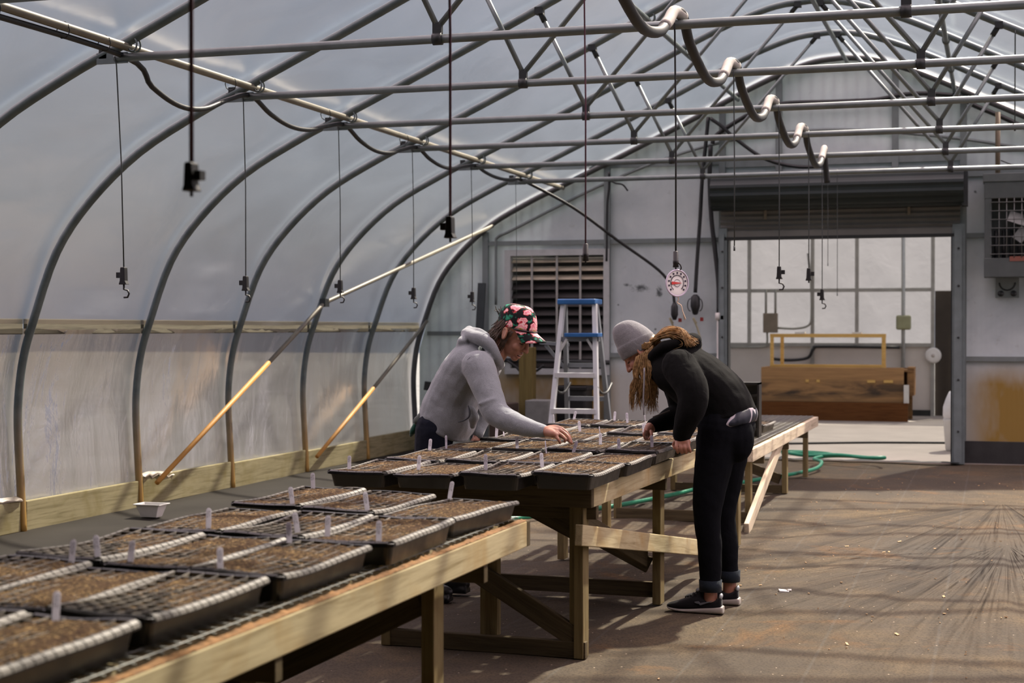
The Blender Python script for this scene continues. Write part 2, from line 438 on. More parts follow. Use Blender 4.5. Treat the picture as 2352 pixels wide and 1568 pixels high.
def film_piece(name, lo, hi, side, mat, ny, amp, y0=YF, y1=YE, fold=(1, 1)):
    pts = [p for p in OUT if lo <= p[1] <= hi and (side == 0 or (p[0] - XC) * side > 0)]
    mb = MB(); n = len(pts)
    def fn(u, w):
        i = min(int(round(u * (n - 1))), n - 1); x, z = pts[i]; y = y0 + (y1 - y0) * w
        k = noise.noise(V((z * fold[0], y * fold[1], x * 0.4))) + 0.5 * noise.noise(V((z * fold[0] * 2.7, y * fold[1] * 2.3, 3.1)))
        ph = math.cos(2 * math.pi * (y - 7.83) / PITCH)          # the sheet is taut over the hoops, loose between them
        loose = 0.5 - 0.5 * ph
        d = amp * k * loose - 0.012 * loose
        sx = 1 if x > XC else -1
        if side == 0 and 1.5 < z < 3.0:                           # slack creases hanging between the hoops
            wz = math.sin(math.pi * (z - 1.5) / 1.5); zz = z + 0.13 * loose
            e = noise.noise(V((zz * 11, y * 0.5, 8.2))); e2 = noise.noise(V((zz * 19, y * 0.6, 2.7)))
            d += wz * loose * (0.012 * (1 - abs(e)) ** 4 + 0.006 * (1 - abs(e2)) ** 5)
        return (x + sx * max(d, -0.03), y, z + d * 0.3)
    mb.sheet(fn, n - 1, ny)
    o = mb.build(name, mat, kind='structure')
    return o
M['shade'] = simple('black_light_blocker', (34, 36, 34), 0.95)
YS = 4.7                                             # opaque cover added over the unseen near bays to cut front light
film_piece('ceiling', 1.46, 9, 0, M['film_roof'], 130, 0.028, y0=YS, fold=(3.4, 0.35))
film_piece('wall_left', -0.2, 1.46, -1, M['film_side'], 160, 0.03, y0=YS, fold=(0.7, 3.2))
film_piece('wall_right', -0.2, 1.46, 1, M['film_side'], 100, 0.03, y0=YS, fold=(0.7, 3.2))
film_piece('ceiling_light_blocker', -0.2, 9, 0, M['shade'], 20, 0.0, y1=YS)

# end wall: panels cut to the arch, with the door and the louvre left open
DX0, DX1, DZ = -2.93, -0.34, 3.02
LX0, LX1, LZ0, LZ1 = -5.41, -4.29, 0.98, 2.29
mb = MB()
def panel(x0, x1, zb, zt):
    """a slab of the end wall from x0 to x1, zb up to zt or the arch"""
    n = max(1, int((x1 - x0) / 0.12))
    for i in range(n):
        a = x0 + (x1 - x0) * i / n; b = x0 + (x1 - x0) * (i + 1) / n
        za = min(zt, prof_z(a)); zc = min(zt, prof_z(b))
        if min(za, zc) <= zb: continue
        mb.prism([(a, zb), (b, zb), (b, zc), (a, za)], YE, YE + 0.04, 'y')
panel(XC - 4.96, LX0, 0, 9); panel(LX0, LX1, LZ1, 9); panel(LX0, LX1, 0, LZ0); panel(LX1, DX0, 0, 9)
panel(DX0, DX1, DZ, 9); panel(DX1, XC + 4.96, 0, 9)
mb.build('wall_end', M['endwall'], kind='structure')
mb = MB()
zr = 2.44
for x in (-5.72, -4.25, -2.925, -2.295, -1.04, -0.33, 1.1):
    top = prof_z(x) - 0.02
    bot = 0 if x in (-5.72, -4.25, -2.925, -0.33, 1.1) else DZ
    mb.bx((x - 0.035, YE - 0.045, bot), (x + 0.035, YE - 0.003, top))
def hrail(x0, x1, z, h=0.05): mb.bx((x0, YE - 0.036, z - h / 2), (x1, YE - 0.002, z + h / 2))
hrail(-5.72, DX0, zr); hrail(-6.45, -5.44, 1.385); hrail(-4.25, DX0, 1.14); hrail(-0.33, 3.3, 1.12); hrail(-0.33, 3.2, 2.44)
hrail(DX0, DX1, 3.28, 0.07); hrail(-0.33, 2.6, 3.1, 0.06); hrail(-5.4, DX0, 3.3, 0.04)
mb.build('trim_1', M['endtrim'], kind='structure')
mb = MB(); mb.bx((DX1 + 0.03, YE - 0.05, 0), (3.35, YE - 0.002, 0.24))
mb.build('baseboard_end', M['kick'], kind='structure')

mb = MB(); n_ = 60
for i in range(n_):
    a = XC - 4.96 + 9.92 * i / n_; b = XC - 4.96 + 9.92 * (i + 1) / n_
    mb.prism([(a, 0), (b, 0), (b, prof_z(b)), (a, prof_z(a))], YF - 0.05, YF, 'y')
mb.build('added_near_wall', simple('near_wall_light_blocker', (58, 52, 46), 0.9), kind='structure')  # unseen near wall, added dark and opaque to reduce front light
# louvred shutter in the end wall
win = empty('window_1', (LX0, YE, LZ0)); win['kind'] = 'structure'
mb = MB()
for a, b in (((LX0 - 0.07, LZ0 - 0.07), (LX0, LZ1 + 0.07)), ((LX1, LZ0 - 0.07), (LX1 + 0.07, LZ1 + 0.07)), ((LX0, LZ1), (LX1, LZ1 + 0.07)), ((LX0, LZ0 - 0.07), (LX1, LZ0))):
    mb.bx((a[0], YE - 0.05, a[1]), (b[0], YE + 0.06, b[1]))
mb.build('window_frame', simple('louver_frame', (172, 176, 176), 0.6), win)
mb = MB(); top_mb = MB()
nb = 13
for k in range(nb):
    z = LZ0 + (LZ1 - LZ0) * (k + 0.5) / nb
    tilt = 0.95 if k < nb - 3 else 0.6
    (mb if k < nb - 3 else top_mb).box(((LX0 + LX1) / 2, YE + 0.03, z), (LX1 - LX0 - 0.01, 0.098, 0.006), Matrix.Rotation(tilt, 3, 'X'))
mb.build('louver_blade', M['louver'], win)
top_mb.build('louver_blade', simple('lit_louver_blade', (186, 176, 156), 0.5), win, label='half-open top blades, painted pale as lit')  # light on the top blades painted as a paler copy
mb = MB()
for k in (0.23, 0.5, 0.75):
    x = LX0 + (LX1 - LX0) * k; mb.bx((x - 0.012, YE - 0.03, LZ0), (x + 0.012, YE - 0.018, LZ1))
mb.build('louver_bar', simple('louver_bar_metal', (150, 150, 146), 0.5), win)
mb = MB(); mb.bx((LX0 - 0.05, YE + 0.1, LZ0 - 0.05), (LX1 + 0.05, YE + 0.12, LZ1 + 0.05))
mb.build('dark_sheet_behind_shutter', simple('dark_sheet_behind_shutter', (34, 34, 34), 0.8), win)  # dark sheet spanning the whole opening to block light from behind

# roll-up door: drum, hanging curtain, jambs
door = empty('door_1', ((DX0 + DX1) / 2, YE, 0)); door['kind'] = 'structure'
M['rolldoor'] = simple('roll_door_slats', (26, 36, 36), 0.5, 0.2, 0.2, 3)
M['rollcurtain'] = simple('roll_door_curtain', (112, 112, 108), 0.6, 0.1, 0.15, 3)
mb = MB(); seg = 44
prof = []
for k in range(seg):
    a = 2 * math.pi * k / seg; r = 0.2 + (0.008 if k % 4 < 2 else -0.004)
    prof.append((YE - 0.26 + r * math.cos(a), 2.95 + r * math.sin(a)))
mb.prism(prof, DX0 - 0.06, DX1 + 0.02, 'x')
mb.build('drum', M['rolldoor'], door)
mb = MB()
for k in range(5):
    z = 2.80 - k * 0.058
    mb.prism([(YE - 0.10, z), (YE - 0.075, z - 0.029), (YE - 0.10, z - 0.058), (YE - 0.115, z - 0.058), (YE - 0.09, z - 0.029), (YE - 0.115, z)], DX0, DX1 - 0.02, 'x')
mb.bx((DX0, YE - 0.12, 2.46), (DX1 - 0.02, YE - 0.07, 2.525))
mb.build('curtain', M['rollcurtain'], door)
mb = MB(); mb.bx((DX0 + 0.02, YE - 0.13, 2.425), (DX1 - 0.04, YE - 0.07, 2.46)); mb.build('bottom_seal', M['rubber'], door)
for x0, x1 in ((DX0 - 0.02, DX0 + 0.075), (DX1 - 0.1, DX1 + 0.03)):
    mb = MB(); mb.bx((x0, YE - 0.13, 0), (x1, YE + 0.06, 2.56))
    mb.bx((x0 + 0.02, YE - 0.15, 0), (x1 - 0.03, YE - 0.13, 2.5))
    mb.build('jamb', simple('door_jamb_steel', (120, 130, 132), 0.5, 0.4), door)
    mb = MB(); xi = x1 - 0.004 if x0 < -2 else x0 - 0.014
    mb.bx((xi, YE - 0.11, 0), (xi + 0.018, YE + 0.05, 2.46)); mb.build('door_seal', M['rubber'], door)
    mb = MB()
    for z in (0.35, 0.9, 1.35, 1.9, 2.3):
        xb = (x0 + x1) / 2; mb.lathe([(0.012, 0), (0.012, 0.012)], (xb, YE - 0.15, z), 8, Matrix.Rotation(math.pi / 2, 3, 'X'))
    mb.build('bolt', M['darksteel'], door)
mb = MB(); mb.bx((DX1 - 0.0, YE - 0.34, 2.74), (DX1 + 0.06, YE - 0.12, 3.1)); mb.bx((DX0 - 0.1, YE - 0.3, 2.8), (DX0 - 0.06, YE - 0.14, 3.1))
mb.build('drum_bracket', M['darksteel'], door)
mb = MB()
for x, zc in ((DX0 + 0.5, 2.70), (DX1 - 0.55, 2.72)): mb.bx((x - 0.015, YE - 0.13, zc - 0.05), (x + 0.015, YE - 0.115, zc + 0.05))
mb.build('lift_tab', simple('door_lift_tab', (128, 118, 100), 0.6), door)

# floors
mb = MB()
def gz(x, y):
    d = noise.noise(V((x * 0.9, y * 0.7, 0.3))) * 0.012 + noise.noise(V((x * 3.1, y * 2.2, 5))) * 0.004
    for cx_, cy_, rm in ((0.05, 13.6, 6.5), (0.08, 10.9, 5.0)):                 # the cloth is gathered under staples near the right side
        dx, dy = x - cx_, y - cy_; r = math.hypot(dx, dy)
        if r < rm and dy < 0.6:
            a = math.atan2(dx, -dy)
            if -1.5 < a < 0.35:
                e = max(0, 1 - r / rm) ** 0.7 * min(1, r / 0.3) * min(1, (a + 1.5) / 0.4)
                d += 0.022 * e * min(1.6, r * 0.5) * (noise.noise(V((a * 11, r * 0.22, cy_))) + 0.7 * noise.noise(V((a * 24, r * 0.2, 7))))
    return d
NX, NY = 260, 330
fx0, fx1 = -5.75, 3.4
mb.sheet(lambda u, w: (fx0 + (fx1 - fx0) * u, YF + (YE - 0.05 - YF) * w, gz(fx0 + (fx1 - fx0) * u, YF + (YE - 0.05 - YF) * w) - 0.006), NX, NY)
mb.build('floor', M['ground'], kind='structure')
mb = MB(); mb.sheet(lambda u, w: (-6.6 + 0.95 * u, YF + (YE - YF) * w, 0.012 + 0.006 * noise.noise(V((u * 3, w * 30, 1)))), 8, 120)
mb.build('floor_strip', M['sidefloor'], kind='structure')
mb = MB(); mb.bx((-5.0, YE - 0.06, -0.06), (1.3, 26.4, 0.004)); mb.build('floor_back_room', M['concrete'], kind='structure')
mb = MB(); mb.bx((-60, -40, -0.5), (60, 90, -0.12)); mb.build('ground_outside', M['outside'], kind='structure')
# ragged cut edge of the ground cloth in the doorway
mb = MB()
def edge(u, w):
    x = -2.86 + 2.5 * u; y = YE - 0.12 + 0.1 * noise.noise(V((x * 5, 1, 0))) - 0.13 * w
    return (x, y, 0.012 + (0.03 * max(0, noise.noise(V((x * 4, w * 2, 4)))) + 0.01) * (1 - abs(w - 0.5)))
mb.sheet(edge, 60, 4); mb.build('trim_2', M['blackhose'], kind='structure')

# left side: planks at the foot of the film, a rail half way up
def plank_obj(name, y0, y1, x, z0, z1, th, mat):
    mb = MB(); mb.bx((x - th / 2, y0, z0), (x + th / 2, y1, z1)); return mb.build(name, mat, kind='structure', bevel=0.006)
HY = [7.83 + PITCH * i for i in range(-7, 7)]        # the hoops; the last one is the end wall's
for i, y in enumerate(HY[:-1]):
    if y < 0.5: continue
    plank_obj('baseboard_left', y + 0.035, y + PITCH - 0.035, -6.585, 0.0 + 0.01 * (i % 2), 0.245 - 0.012 * (i % 3), 0.04, M['plank'])
    plank_obj('trim_left', y + 0.02, y + PITCH - 0.02, -6.565, 1.405, 1.515, 0.03, M['rail'])
for y in HY[:-1]:
    if y > 0.5: plank_obj('baseboard_right', y + 0.035, y + PITCH - 0.035, 3.385, 0, 0.24, 0.04, M['plank']); plank_obj('trim_right', y + 0.02, y + PITCH - 0.02, 3.365, 1.405, 1.515, 0.03, M['rail'])
# loose torn film hanging over the planks
mb = MB()
def flap(u, w):
    y = 6.5 + (16.9 - 6.5) * u
    k = noise.noise(V((y * 2.2, 0, 0))) ; h = 0.20 + 0.05 * k
    a = w * 1.0
    x = -6.60 + 0.012 * math.sin(a * 3.1) + 0.045 * w * (0.6 + noise.noise(V((y * 5, w * 2, 3))))
    return (x + 0.012, y, h + 0.06 - (0.03 + 0.07 * max(0, noise.noise(V((y * 9, 2, 7))))) * w + 0.012 * noise.noise(V((y * 16, w * 3, 9))))
def flap_seg(ya, yb):
    mb.sheet(lambda u, w: flap((ya + (yb - ya) * u - 6.5) / 10.4, w), max(6, int((yb - ya) * 24)), 5)
for ya, yb in ((6.5, 8.1), (8.9, 9.38), (11.02, 11.5)): flap_seg(ya, yb)
mb.build('trim_3', simple('torn_film_edge', (140, 130, 118), 0.5), kind='structure')

# ------------------------------------------------------------------ light
w = bpy.data.worlds.new('sky'); scene.world = w; w.use_nodes = True
nt = w.node_tree; nt.nodes.clear()
o_ = nt.nodes.new('ShaderNodeOutputWorld'); bg = nt.nodes.new('ShaderNodeBackground'); sk = nt.nodes.new('ShaderNodeTexSky')
sk.sky_type = 'NISHITA'; sk.sun_disc = False; sk.sun_elevation = math.radians(50); sk.sun_rotation = math.radians(17)
sk.air_density = 1.0; sk.dust_density = 4.0; sk.ozone_density = 1.0
mx = nt.nodes.new('ShaderNodeMix'); mx.data_type = 'RGBA'; mx.inputs[0].default_value = 0.5
nt.links.new(sk.outputs[0], mx.inputs[6]); mx.inputs[7].default_value = (3.5, 4.1, 5.5, 1)
nt.links.new(mx.outputs[2], bg.inputs['Color']); nt.links.new(bg.outputs[0], o_.inputs['Surface'])
bg.inputs['Strength'].default_value = 0.14
sun = bpy.data.lights.new('sun', 'SUN'); sun_ob = bpy.data.objects.new('sun', sun); COL.objects.link(sun_ob)
sdir = V((0.22, 0.62, 0.78)).normalized()
sun_ob.rotation_euler = sdir.to_track_quat('Z', 'Y').to_euler(); sun_ob.location = (3, 10, 12)
sun.energy = 26.0; sun.angle = math.radians(1.6); sun.color = (1.0, 0.90, 0.75)
vs = scene.view_settings
vs.view_transform = 'Standard'; vs.look = 'None'; vs.gamma = 1.0; vs.use_curve_mapping = False; vs.exposure = 0.15
scene.cycles.use_denoising = True
scene.cycles.max_bounces = 10; scene.cycles.transparent_max_bounces = 16; scene.cycles.diffuse_bounces = 6; scene.cycles.transmission_bounces = 8
scene.cycles.sample_clamp_indirect = 6.0
# ------------------------------------------------------------------ frame of the house
ORD = {15.705: 'nearest the end wall', 14.13: 'second from the end wall', 12.555: 'third from the end wall', 10.98: 'fourth from the end wall',
       9.405: 'fifth from the end wall', 7.83: 'sixth from the end wall'}
BZ = 3.0
def make_truss(y, parts_all=True):
    lab = None
    for k, t_ in ORD.items():
        if abs(k - y) < 0.01: lab = 'arched pipe hoop with cross bar and struts, ' + t_
    if lab is None:
        lab = {6.255: 'arched pipe hoop overhead, holding the dark cord above the ladder', 4.68: 'arched pipe hoop overhead, holding the mauve cord above the left person', 3.105: 'arched pipe hoop closest to the viewer, holding the blurred cord at upper left'}[round(y, 3)]
    r = empty('roof_truss', (XC, y, 0), lab, 'greenhouse frame', 'arched pipe trusses along the greenhouse')
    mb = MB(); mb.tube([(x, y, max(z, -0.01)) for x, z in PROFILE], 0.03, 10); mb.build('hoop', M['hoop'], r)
    mb = MB(); L, R_ = -4.93, 1.73
    mb.tube([(L + 0.1, y - 0.02, BZ), (R_ - 0.1, y - 0.02, BZ)], 0.025, 10)
    for sgn, x in ((1, L), (-1, R_)):
        mb.box((x + sgn * 0.08, y - 0.02, BZ), (0.2, 0.014, 0.062)); 
    mb.build('tie_bar', M['steel'], r)
    for x in (L, R_): MB().box((x + (0.02 if x < XC else -0.02), y - 0.012, BZ + 0.035), (0.05, 0.03, 0.07)).build('end_bracket', M['darksteel'], r)
    for vx in (-2.86, -0.42):
        near = -3.22 if vx < XC else 0.02
        rid = XC - 0.11 if vx < XC else XC + 0.09
        for tx in (near, rid):
            tz = prof_z(tx) - 0.02; a = V((vx, y - 0.02, BZ + 0.06)); b = V((tx, y, tz))
            d = (b - a).normalized()
            mb = MB(); mb.tube([a + d * 0.02, b - d * 0.06], 0.0165, 8); mb.build('web_strut', M['steel'], r)
            mb = MB(); mb.tube([b - d * 0.09, b + d * 0.01], 0.022, 8); mb.box(b, (0.06, 0.07, 0.05)); mb.build('strut_clip', M['darksteel'], r)
        mb = MB(); mb.tube([(vx - 0.025, y - 0.02, BZ), (vx + 0.025, y - 0.02, BZ)], 0.034, 10); mb.box((vx, y - 0.02, BZ + 0.05), (0.05, 0.03, 0.07)); mb.build('clamp', M['darksteel'], r)
    for x, yy in ((-4.72, -0.0), (-2.72, 0), (-0.42, 0)):
        z = prof_z(x) - 0.035
        mb = MB()
        for dy in (-0.02, 0.02): mb.tube([(x + 0.03 * math.cos(a), y + dy, z - 0.005 + 0.04 * math.sin(a)) for a in [k * math.pi / 6 for k in range(12)]], 0.006, 5, closed=True)
        mb.build('purlin_clamp', M['steel'], r)
    return r
for i in range(-3, 6): make_truss(7.83 + PITCH * i)
# end wall's own hoop, no truss
r = empty('end_hoop', (XC, YE - 0.05, 0), 'dark arched pipe hoop framing the end wall', 'greenhouse frame')
mb = MB(); mb.tube([(x, YE - 0.07, max(z, -0.01)) for x, z in PROFILE], 0.032, 10); mb.build('hoop', simple('end_hoop_steel', (78, 80, 80), 0.5, 0.3), r)
mb = MB(); mb.tube([(x, YE - 0.03, z) for x, z in PROFILE], 0.02, 6); mb.build('film_channel', M['darksteel'], r)

def purlin(x, z, y0, y1, lab, rad=0.022, mat='steel'):
    o = MB().tube([(x, y0, z), (x, y1, z)], rad, 10).build('purlin_pipe', M[mat], origin=(x, y0, z))
    return tag(o, lab, 'pipe')
purlin(-4.76, 3.062, 1.3, YE - 0.08, 'grey lengthwise pipe along the left roof haunch, black cable tied under it', 0.024, 'beige')
purlin(-2.74, prof_z(-2.74) - 0.055, 1.3, YE - 0.08, 'lengthwise roof pipe halfway up the left slope')
purlin(XC + 0.06, 4.33, 1.3, YE - 0.08, 'lengthwise ridge pipe under the top of the arches')
purlin(-0.42, prof_z(-0.42) - 0.055, 1.3, YE - 0.08, 'lengthwise roof pipe halfway up the right slope')
purlin(1.56, 3.062, 1.3, YE - 0.08, 'lengthwise pipe along the right roof haunch')
# slanting wind braces on the left
r = empty('wind_brace', (-6.5, 10.98, 0.2), 'long slanting brace pipe, yellow below and beige above, from the foot of the fourth hoop', 'brace pipe')
a, b, c = (-6.46, 11.05, 0.2), (-6.36, 14.1, 1.70), (-5.6, YE - 0.12, 2.64)
m_ = tuple(p + (q - p) * 0.62 for p, q in zip(a, b))
MB().tube([a, m_], 0.021, 10).build('lower_pipe', M['yellow'], r, label='yellow lower length')
MB().tube([m_, b, c], 0.021, 10).build('upper_pipe', M['beige'], r, label='beige upper length')
MB().box(b, (0.06, 0.1, 0.08)).build('brace_clamp', M['darksteel'], r)
r = empty('wind_brace', (-6.5, 14.13, 0.1), 'shorter slanting yellow brace pipe close to the end wall', 'brace pipe')
MB().tube([(-6.49, 14.2, 0.16), (-6.5, 15.7, 0.79)], 0.021, 10).build('lower_pipe', M['yellow'], r, label='yellow lower length')
MB().tube([(-6.5, 15.7, 0.79), (-6.42, YE - 0.12, 1.53)], 0.021, 10).build('upper_pipe', M['beige'], r, label='beige upper length')

# black cable tied along the left purlin, sagging between the trusses
pts = []
for i, y in enumerate([1.6] + [7.83 + PITCH * k for k in range(-3, 6)]):
    if i and y > 7.9:
        sag = [0, 0, 0, 0, 0.17, 0.2, 0.13, 0.13, 0.1, 0.05][min(i, 9)]
        y0 = pts[-1][1]
        for t in (0.2, 0.4, 0.6, 0.8): pts.append((-4.79, y0 + (y - y0) * t, 3.012 - sag * math.sin(math.pi * min(1, t * 1.1))))
    pts.append((-4.785, y, 3.012))
pts += [(-4.35, 16.1, 2.75), (-3.98, 16.6, 2.42), (-3.6, 17.0, 2.10), (-3.47, 17.1, 1.90), (-3.44, 17.12, 1.72)]
r = empty('drop_cable', (-4.785, 7.83, 3.012), 'black cable under the left roof pipe, dropping to a plug on the end wall', 'cable')
MB().tube(spline(pts, 5), 0.017, 8).build('cable', M['blackhose'], r)
MB().lathe([(0.018, 0), (0.04, -0.05), (0.042, -0.14), (0.02, -0.2)], (-3.44, 17.12, 1.74), 12).build('plug', M['blackhose'], r)
mb = MB()
for y in (5.5, 6.0, 6.6, 7.2, 7.6, 9.1, 10.6, 12.2):
    mb.tube([(-4.77 + 0.04 * math.cos(q * math.pi / 5), y, 3.045 + 0.045 * math.sin(q * math.pi / 5)) for q in range(10)], 0.003, 4, closed=True)
mb.build('cable_tie', M['hook'], r)

# corrugated conduit draped over the tie bars along the middle
pts = []
yb = [6.255] + [7.83 + PITCH * k for k in range(0, 5)]
for a_, b_ in zip(yb, yb[1:]):
    x = -1.56 + 0.025 * (a_ - 6.2) * 0.6
    pts += [(x, a_ + 0.03, BZ + 0.05), (x, a_ + 0.22, BZ - 0.06), (x + 0.01, a_ + 0.65, BZ - 0.17), (x + 0.01, a_ + 1.05, BZ - 0.13), (x, b_ - 0.25, BZ - 0.03), (x, b_ - 0.09, BZ + 0.055)]
pts += [(-1.475, 14.15, BZ + 0.05), (-1.47, 14.22, BZ - 0.1), (-1.46, 14.26, BZ - 0.23)]
o = empty('draped_conduit', (-1.56, 7.83, 3.0))
MB().tube(spline(pts, 5), 0.027, 10).build('conduit', simple('black_corrugated_conduit', (22, 25, 27), 0.55, 0, 0.3, 6), o)
for k in range(5):
    MB().tube(spline(pts[6 * k + 3:6 * k + 7], 5)[3:], 0.030, 10).build('sunlit_length', M['hoselit'], o, label='dusty length, painted pale as sunlit')  # dusty conduit where sun strikes it, the light painted as a pale skin
tag(o, 'thick black conduit looping from cross bar to cross bar along the middle', 'conduit')

# ------------------------------------------------------------------ hanging wires with hooks
def hang_wire(x, y, zt, zb, lab, kind='hook', side=1, cordmat='cable', rad=0.004, dx=0.0, body=0.1):
    """wire from a tie bar at zt to the device whose top is at zb"""
    r = empty('hanging_wire', (x, y, zt), lab, 'hanging wire', 'wires hanging from the cross bars')
    b = V((x + dx, y, zb))
    MB().tube([(x, y - 0.02, zt + 0.03), (x, y - 0.045, zt), (x + dx * 0.1, y - 0.03, zt - 0.04), (x + dx * 0.5, y, (zt + zb) / 2), b], rad, 6).build('wire', M[cordmat], r)
    if kind == 'none':
        MB().tube([b, b - V((0, 0, 0.03))], rad * 1.5, 6).build('wire_end', M['cable'], r); return r
    s = body / 0.1
    mb = MB()
    if kind == 'plain':
        q = 0.017 * s
        mb.lathe([(q * 0.5, 0.004 * s), (q, 0), (q, -0.055 * s), (q * 1.12, -0.057 * s), (q * 1.12, -0.075 * s), (q, -0.077 * s), (q * 1.15, -0.1 * s), (q * 0.6, -0.102 * s)], b, 14)
    else: mb.prism([(b.x - 0.012 * s, b.z), (b.x + 0.012 * s, b.z), (b.x + 0.014 * s, b.z - 0.01 * s), (b.x + 0.016 * s, b.z - 0.078 * s), (b.x + 0.027 * s, b.z - 0.1 * s), (b.x - 0.025 * s, b.z - 0.1 * s), (b.x - 0.018 * s, b.z - 0.078 * s), (b.x - 0.015 * s, b.z - 0.01 * s)], y - 0.018, y + 0.018, 'y')
    mb.build('ratchet_body', M['hook'], r, bevel=0.003 if kind != 'plain' else 0)
    if kind != 'plain':
        mb = MB(); mb.bx((b.x + side * 0.018 * s, y - 0.012, b.z - 0.062 * s), (b.x + side * 0.044 * s, y + 0.012, b.z - 0.03 * s)); mb.build('lever', M['hook'], r)
    mb = MB(); z0 = b.z - 0.098 * s
    if kind == 'hook':
        mb.tube([(b.x, y, z0 + 0.01), (b.x, y, z0 - 0.03), (b.x + 0.024, y, z0 - 0.035), (b.x + 0.034, y, z0 - 0.055), (b.x + 0.024, y, z0 - 0.075), (b.x, y, z0 - 0.076)], 0.006, 6)
    else: mb.tube([(b.x, y, z0 + 0.01), (b.x, y, z0 - 0.02 * s)], 0.006 * s, 6)
    mb.build('hook', M['hook'], r)
    return r
LT = ['sixth', 'fifth', 'fourth', 'third', 'second', 'last']
left = [(7.83, 1.80, 0.03), (9.405, 1.80, 0.0), (10.98, 1.82, 0.0), (12.555, 1.80, 0.0), (14.13, 1.80, 0.0)]
for k, (y, zb, dx) in enumerate(left):
    nm = ['leftmost thin wire with a black snap hook, by the left film', 'thin wire with a snap hook by the left film, second from the left', 'thin wire with a small black hook, hanging above the middle of the slanting brace',
          'thin wire with a hook hanging above the slanting brace, left of the end wall', 'thin wire with a hook ending beside the dark plank on the end wall'][k]
    hang_wire(-4.82, y, BZ, zb, nm, 'hook', -1 if k < 2 else -1, 'cable', 0.004, dx, 0.1)
hang_wire(-4.86, 15.705, BZ, 1.62, 'bare thin wire hanging in front of the left part of the louvre', 'none', 1, 'cable', 0.003)
hang_wire(-1.726, 3.105, BZ, 1.822, 'blurred mauve cord with a black clip, nearest, at upper left', 'clip', 1, 'cord', 0.0055, 0.0, 0.065)
hang_wire(-1.671, 4.68, BZ, 1.808, 'mauve cord with a black clip whose square tab points left, above the left person', 'clip', -1, 'cord', 0.005, 0, 0.07)
hang_wire(-1.634, 6.255, BZ, 1.80, 'dark cord ending in a plain black clip above the ladder', 'plain', 1, 'cord', 0.004, 0, 0.07)
hang_wire(-1.567, 7.83, BZ, 1.842, 'dark wire whose black clip holds the round thermometer', 'plain', 1, 'hook', 0.005, 0, 0.08)
hang_wire(-1.52, 9.405, BZ, 1.95, 'short bare wire ending at the upper left corner of the doorway', 'none', 1, 'cable', 0.004)
hang_wire(-1.457, 10.98, BZ, 1.885, 'wire with a black hook in the doorway, leftmost of the hooks there', 'hook', 1, 'cable', 0.004, 0, 0.09)
hang_wire(-1.43, 12.555, BZ, 1.93, 'wire with a black clip in the doorway, second hook from its left side', 'clip', 1, 'cable', 0.004, 0, 0.1)
hang_wire(-1.49, 14.13, BZ, 1.80, 'wire with the lowest black hook in the doorway', 'hook', -1, 'cable', 0.004, 0, 0.1)
hang_wire(-1.60, 15.705, BZ, 2.1, 'faint bare wire in the doorway, just right of the lowest hook', 'none', 1, 'cable', 0.003)
hang_wire(-1.507, 15.705, BZ, 1.80, 'rightmost faint bare wire in the middle of the doorway', 'none', 1, 'cable', 0.003)
hang_wire(0.14, 12.555, BZ + 0.72, BZ, 'short wire hanging from the right roof slope above the heater', 'none', 1, 'cable', 0.005)

# round dial thermometer under its clip
tc_ = P(1553, 650, 7.83)
r = empty('dial_thermometer', tuple(tc_), 'round white dial thermometer with red pointer hanging from a black clip', 'thermometer')
RX = Matrix.Rotation(math.pi / 2, 3, 'X')
fz = Matrix.Rotation(math.radians(38), 3, 'Z')
def dial(p): return tc_ + fz @ V(p)
mb = MB(); mb.lathe([(0.0, 0.0), (0.066, 0.0), (0.068, 0.006), (0.066, 0.012), (0.060, 0.012), (0.0, 0.011)], tc_, 32, fz @ RX, 0.92, 1.0); mb.build('dial_face', M['white'], r)
mb = MB(); mb.tube([dial((0.0625 * math.cos(a), -0.012, 0.067 * math.sin(a))) for a in [k * math.pi / 16 for k in range(32)]], 0.0045, 6, closed=True); mb.build('rim', simple('clear_rim', (196, 186, 204), 0.25), r)
mb = MB()
for k in range(11):
    a = math.radians(-40 + 26 * k)
    c_, s_ = math.cos(a), math.sin(a)
    mb.box(dial((0.048 * c_, -0.0135, 0.052 * s_)), (0.008, 0.002, 0.009), fz)
    for j in range(4):
        a2 = a + math.radians(6.5 * (j - 1)); mb.box(dial((0.037 * math.cos(a2), -0.0135, 0.04 * math.sin(a2))), (0.0018, 0.0015, 0.006), fz @ Matrix.Rotation(math.pi / 2 - a2, 3, 'Y'))
mb.tube([dial((0.018 * math.cos(a), -0.0135, 0.019 * math.sin(a))) for a in [k * math.pi / 8 for k in range(16)]], 0.001, 4, closed=True)
mb.build('dial_markings', M['ink'], r)
mb = MB(); mb.prism([(-0.03, -0.008), (0.028, 0.0), (-0.03, 0.008), (-0.034, 0.003), (-0.034, -0.003)], -0.017, -0.0145, 'y')
mb.v = [tuple(dial(p)) for p in mb.v]; mb.build('pointer', simple('red_pointer', (196, 44, 40), 0.5), r)
mb = MB(); mb.tube(spline([tc_ + V((0.008, 0, -0.066)), tc_ + V((0.012, 0.0, -0.085)), tc_ + V((0.006, 0, -0.1)), tc_ + V((0.026, 0, -0.115)), tc_ + V((0.034, 0, -0.145)), tc_ + V((0.05, 0, -0.185))], 5), 0.0025, 5)
mb.tube([tc_ + V((0.024, 0, -0.11)), tc_ + V((0.036, 0, -0.15)), tc_ + V((0.044, 0, -0.19))], 0.0018, 5); mb.build('twine', simple('pale_twine', (196, 170, 146), 0.9), r)
MB().tube(spline([tc_ + V((-0.002, 0, 0.115)), tc_ + V((0.02, 0, 0.095)), tc_ + V((0.026, 0.0, 0.075)), tc_ + V((0.012, 0, 0.062))], 4), 0.004, 6).build('hanging_loop', M['hook'], r)
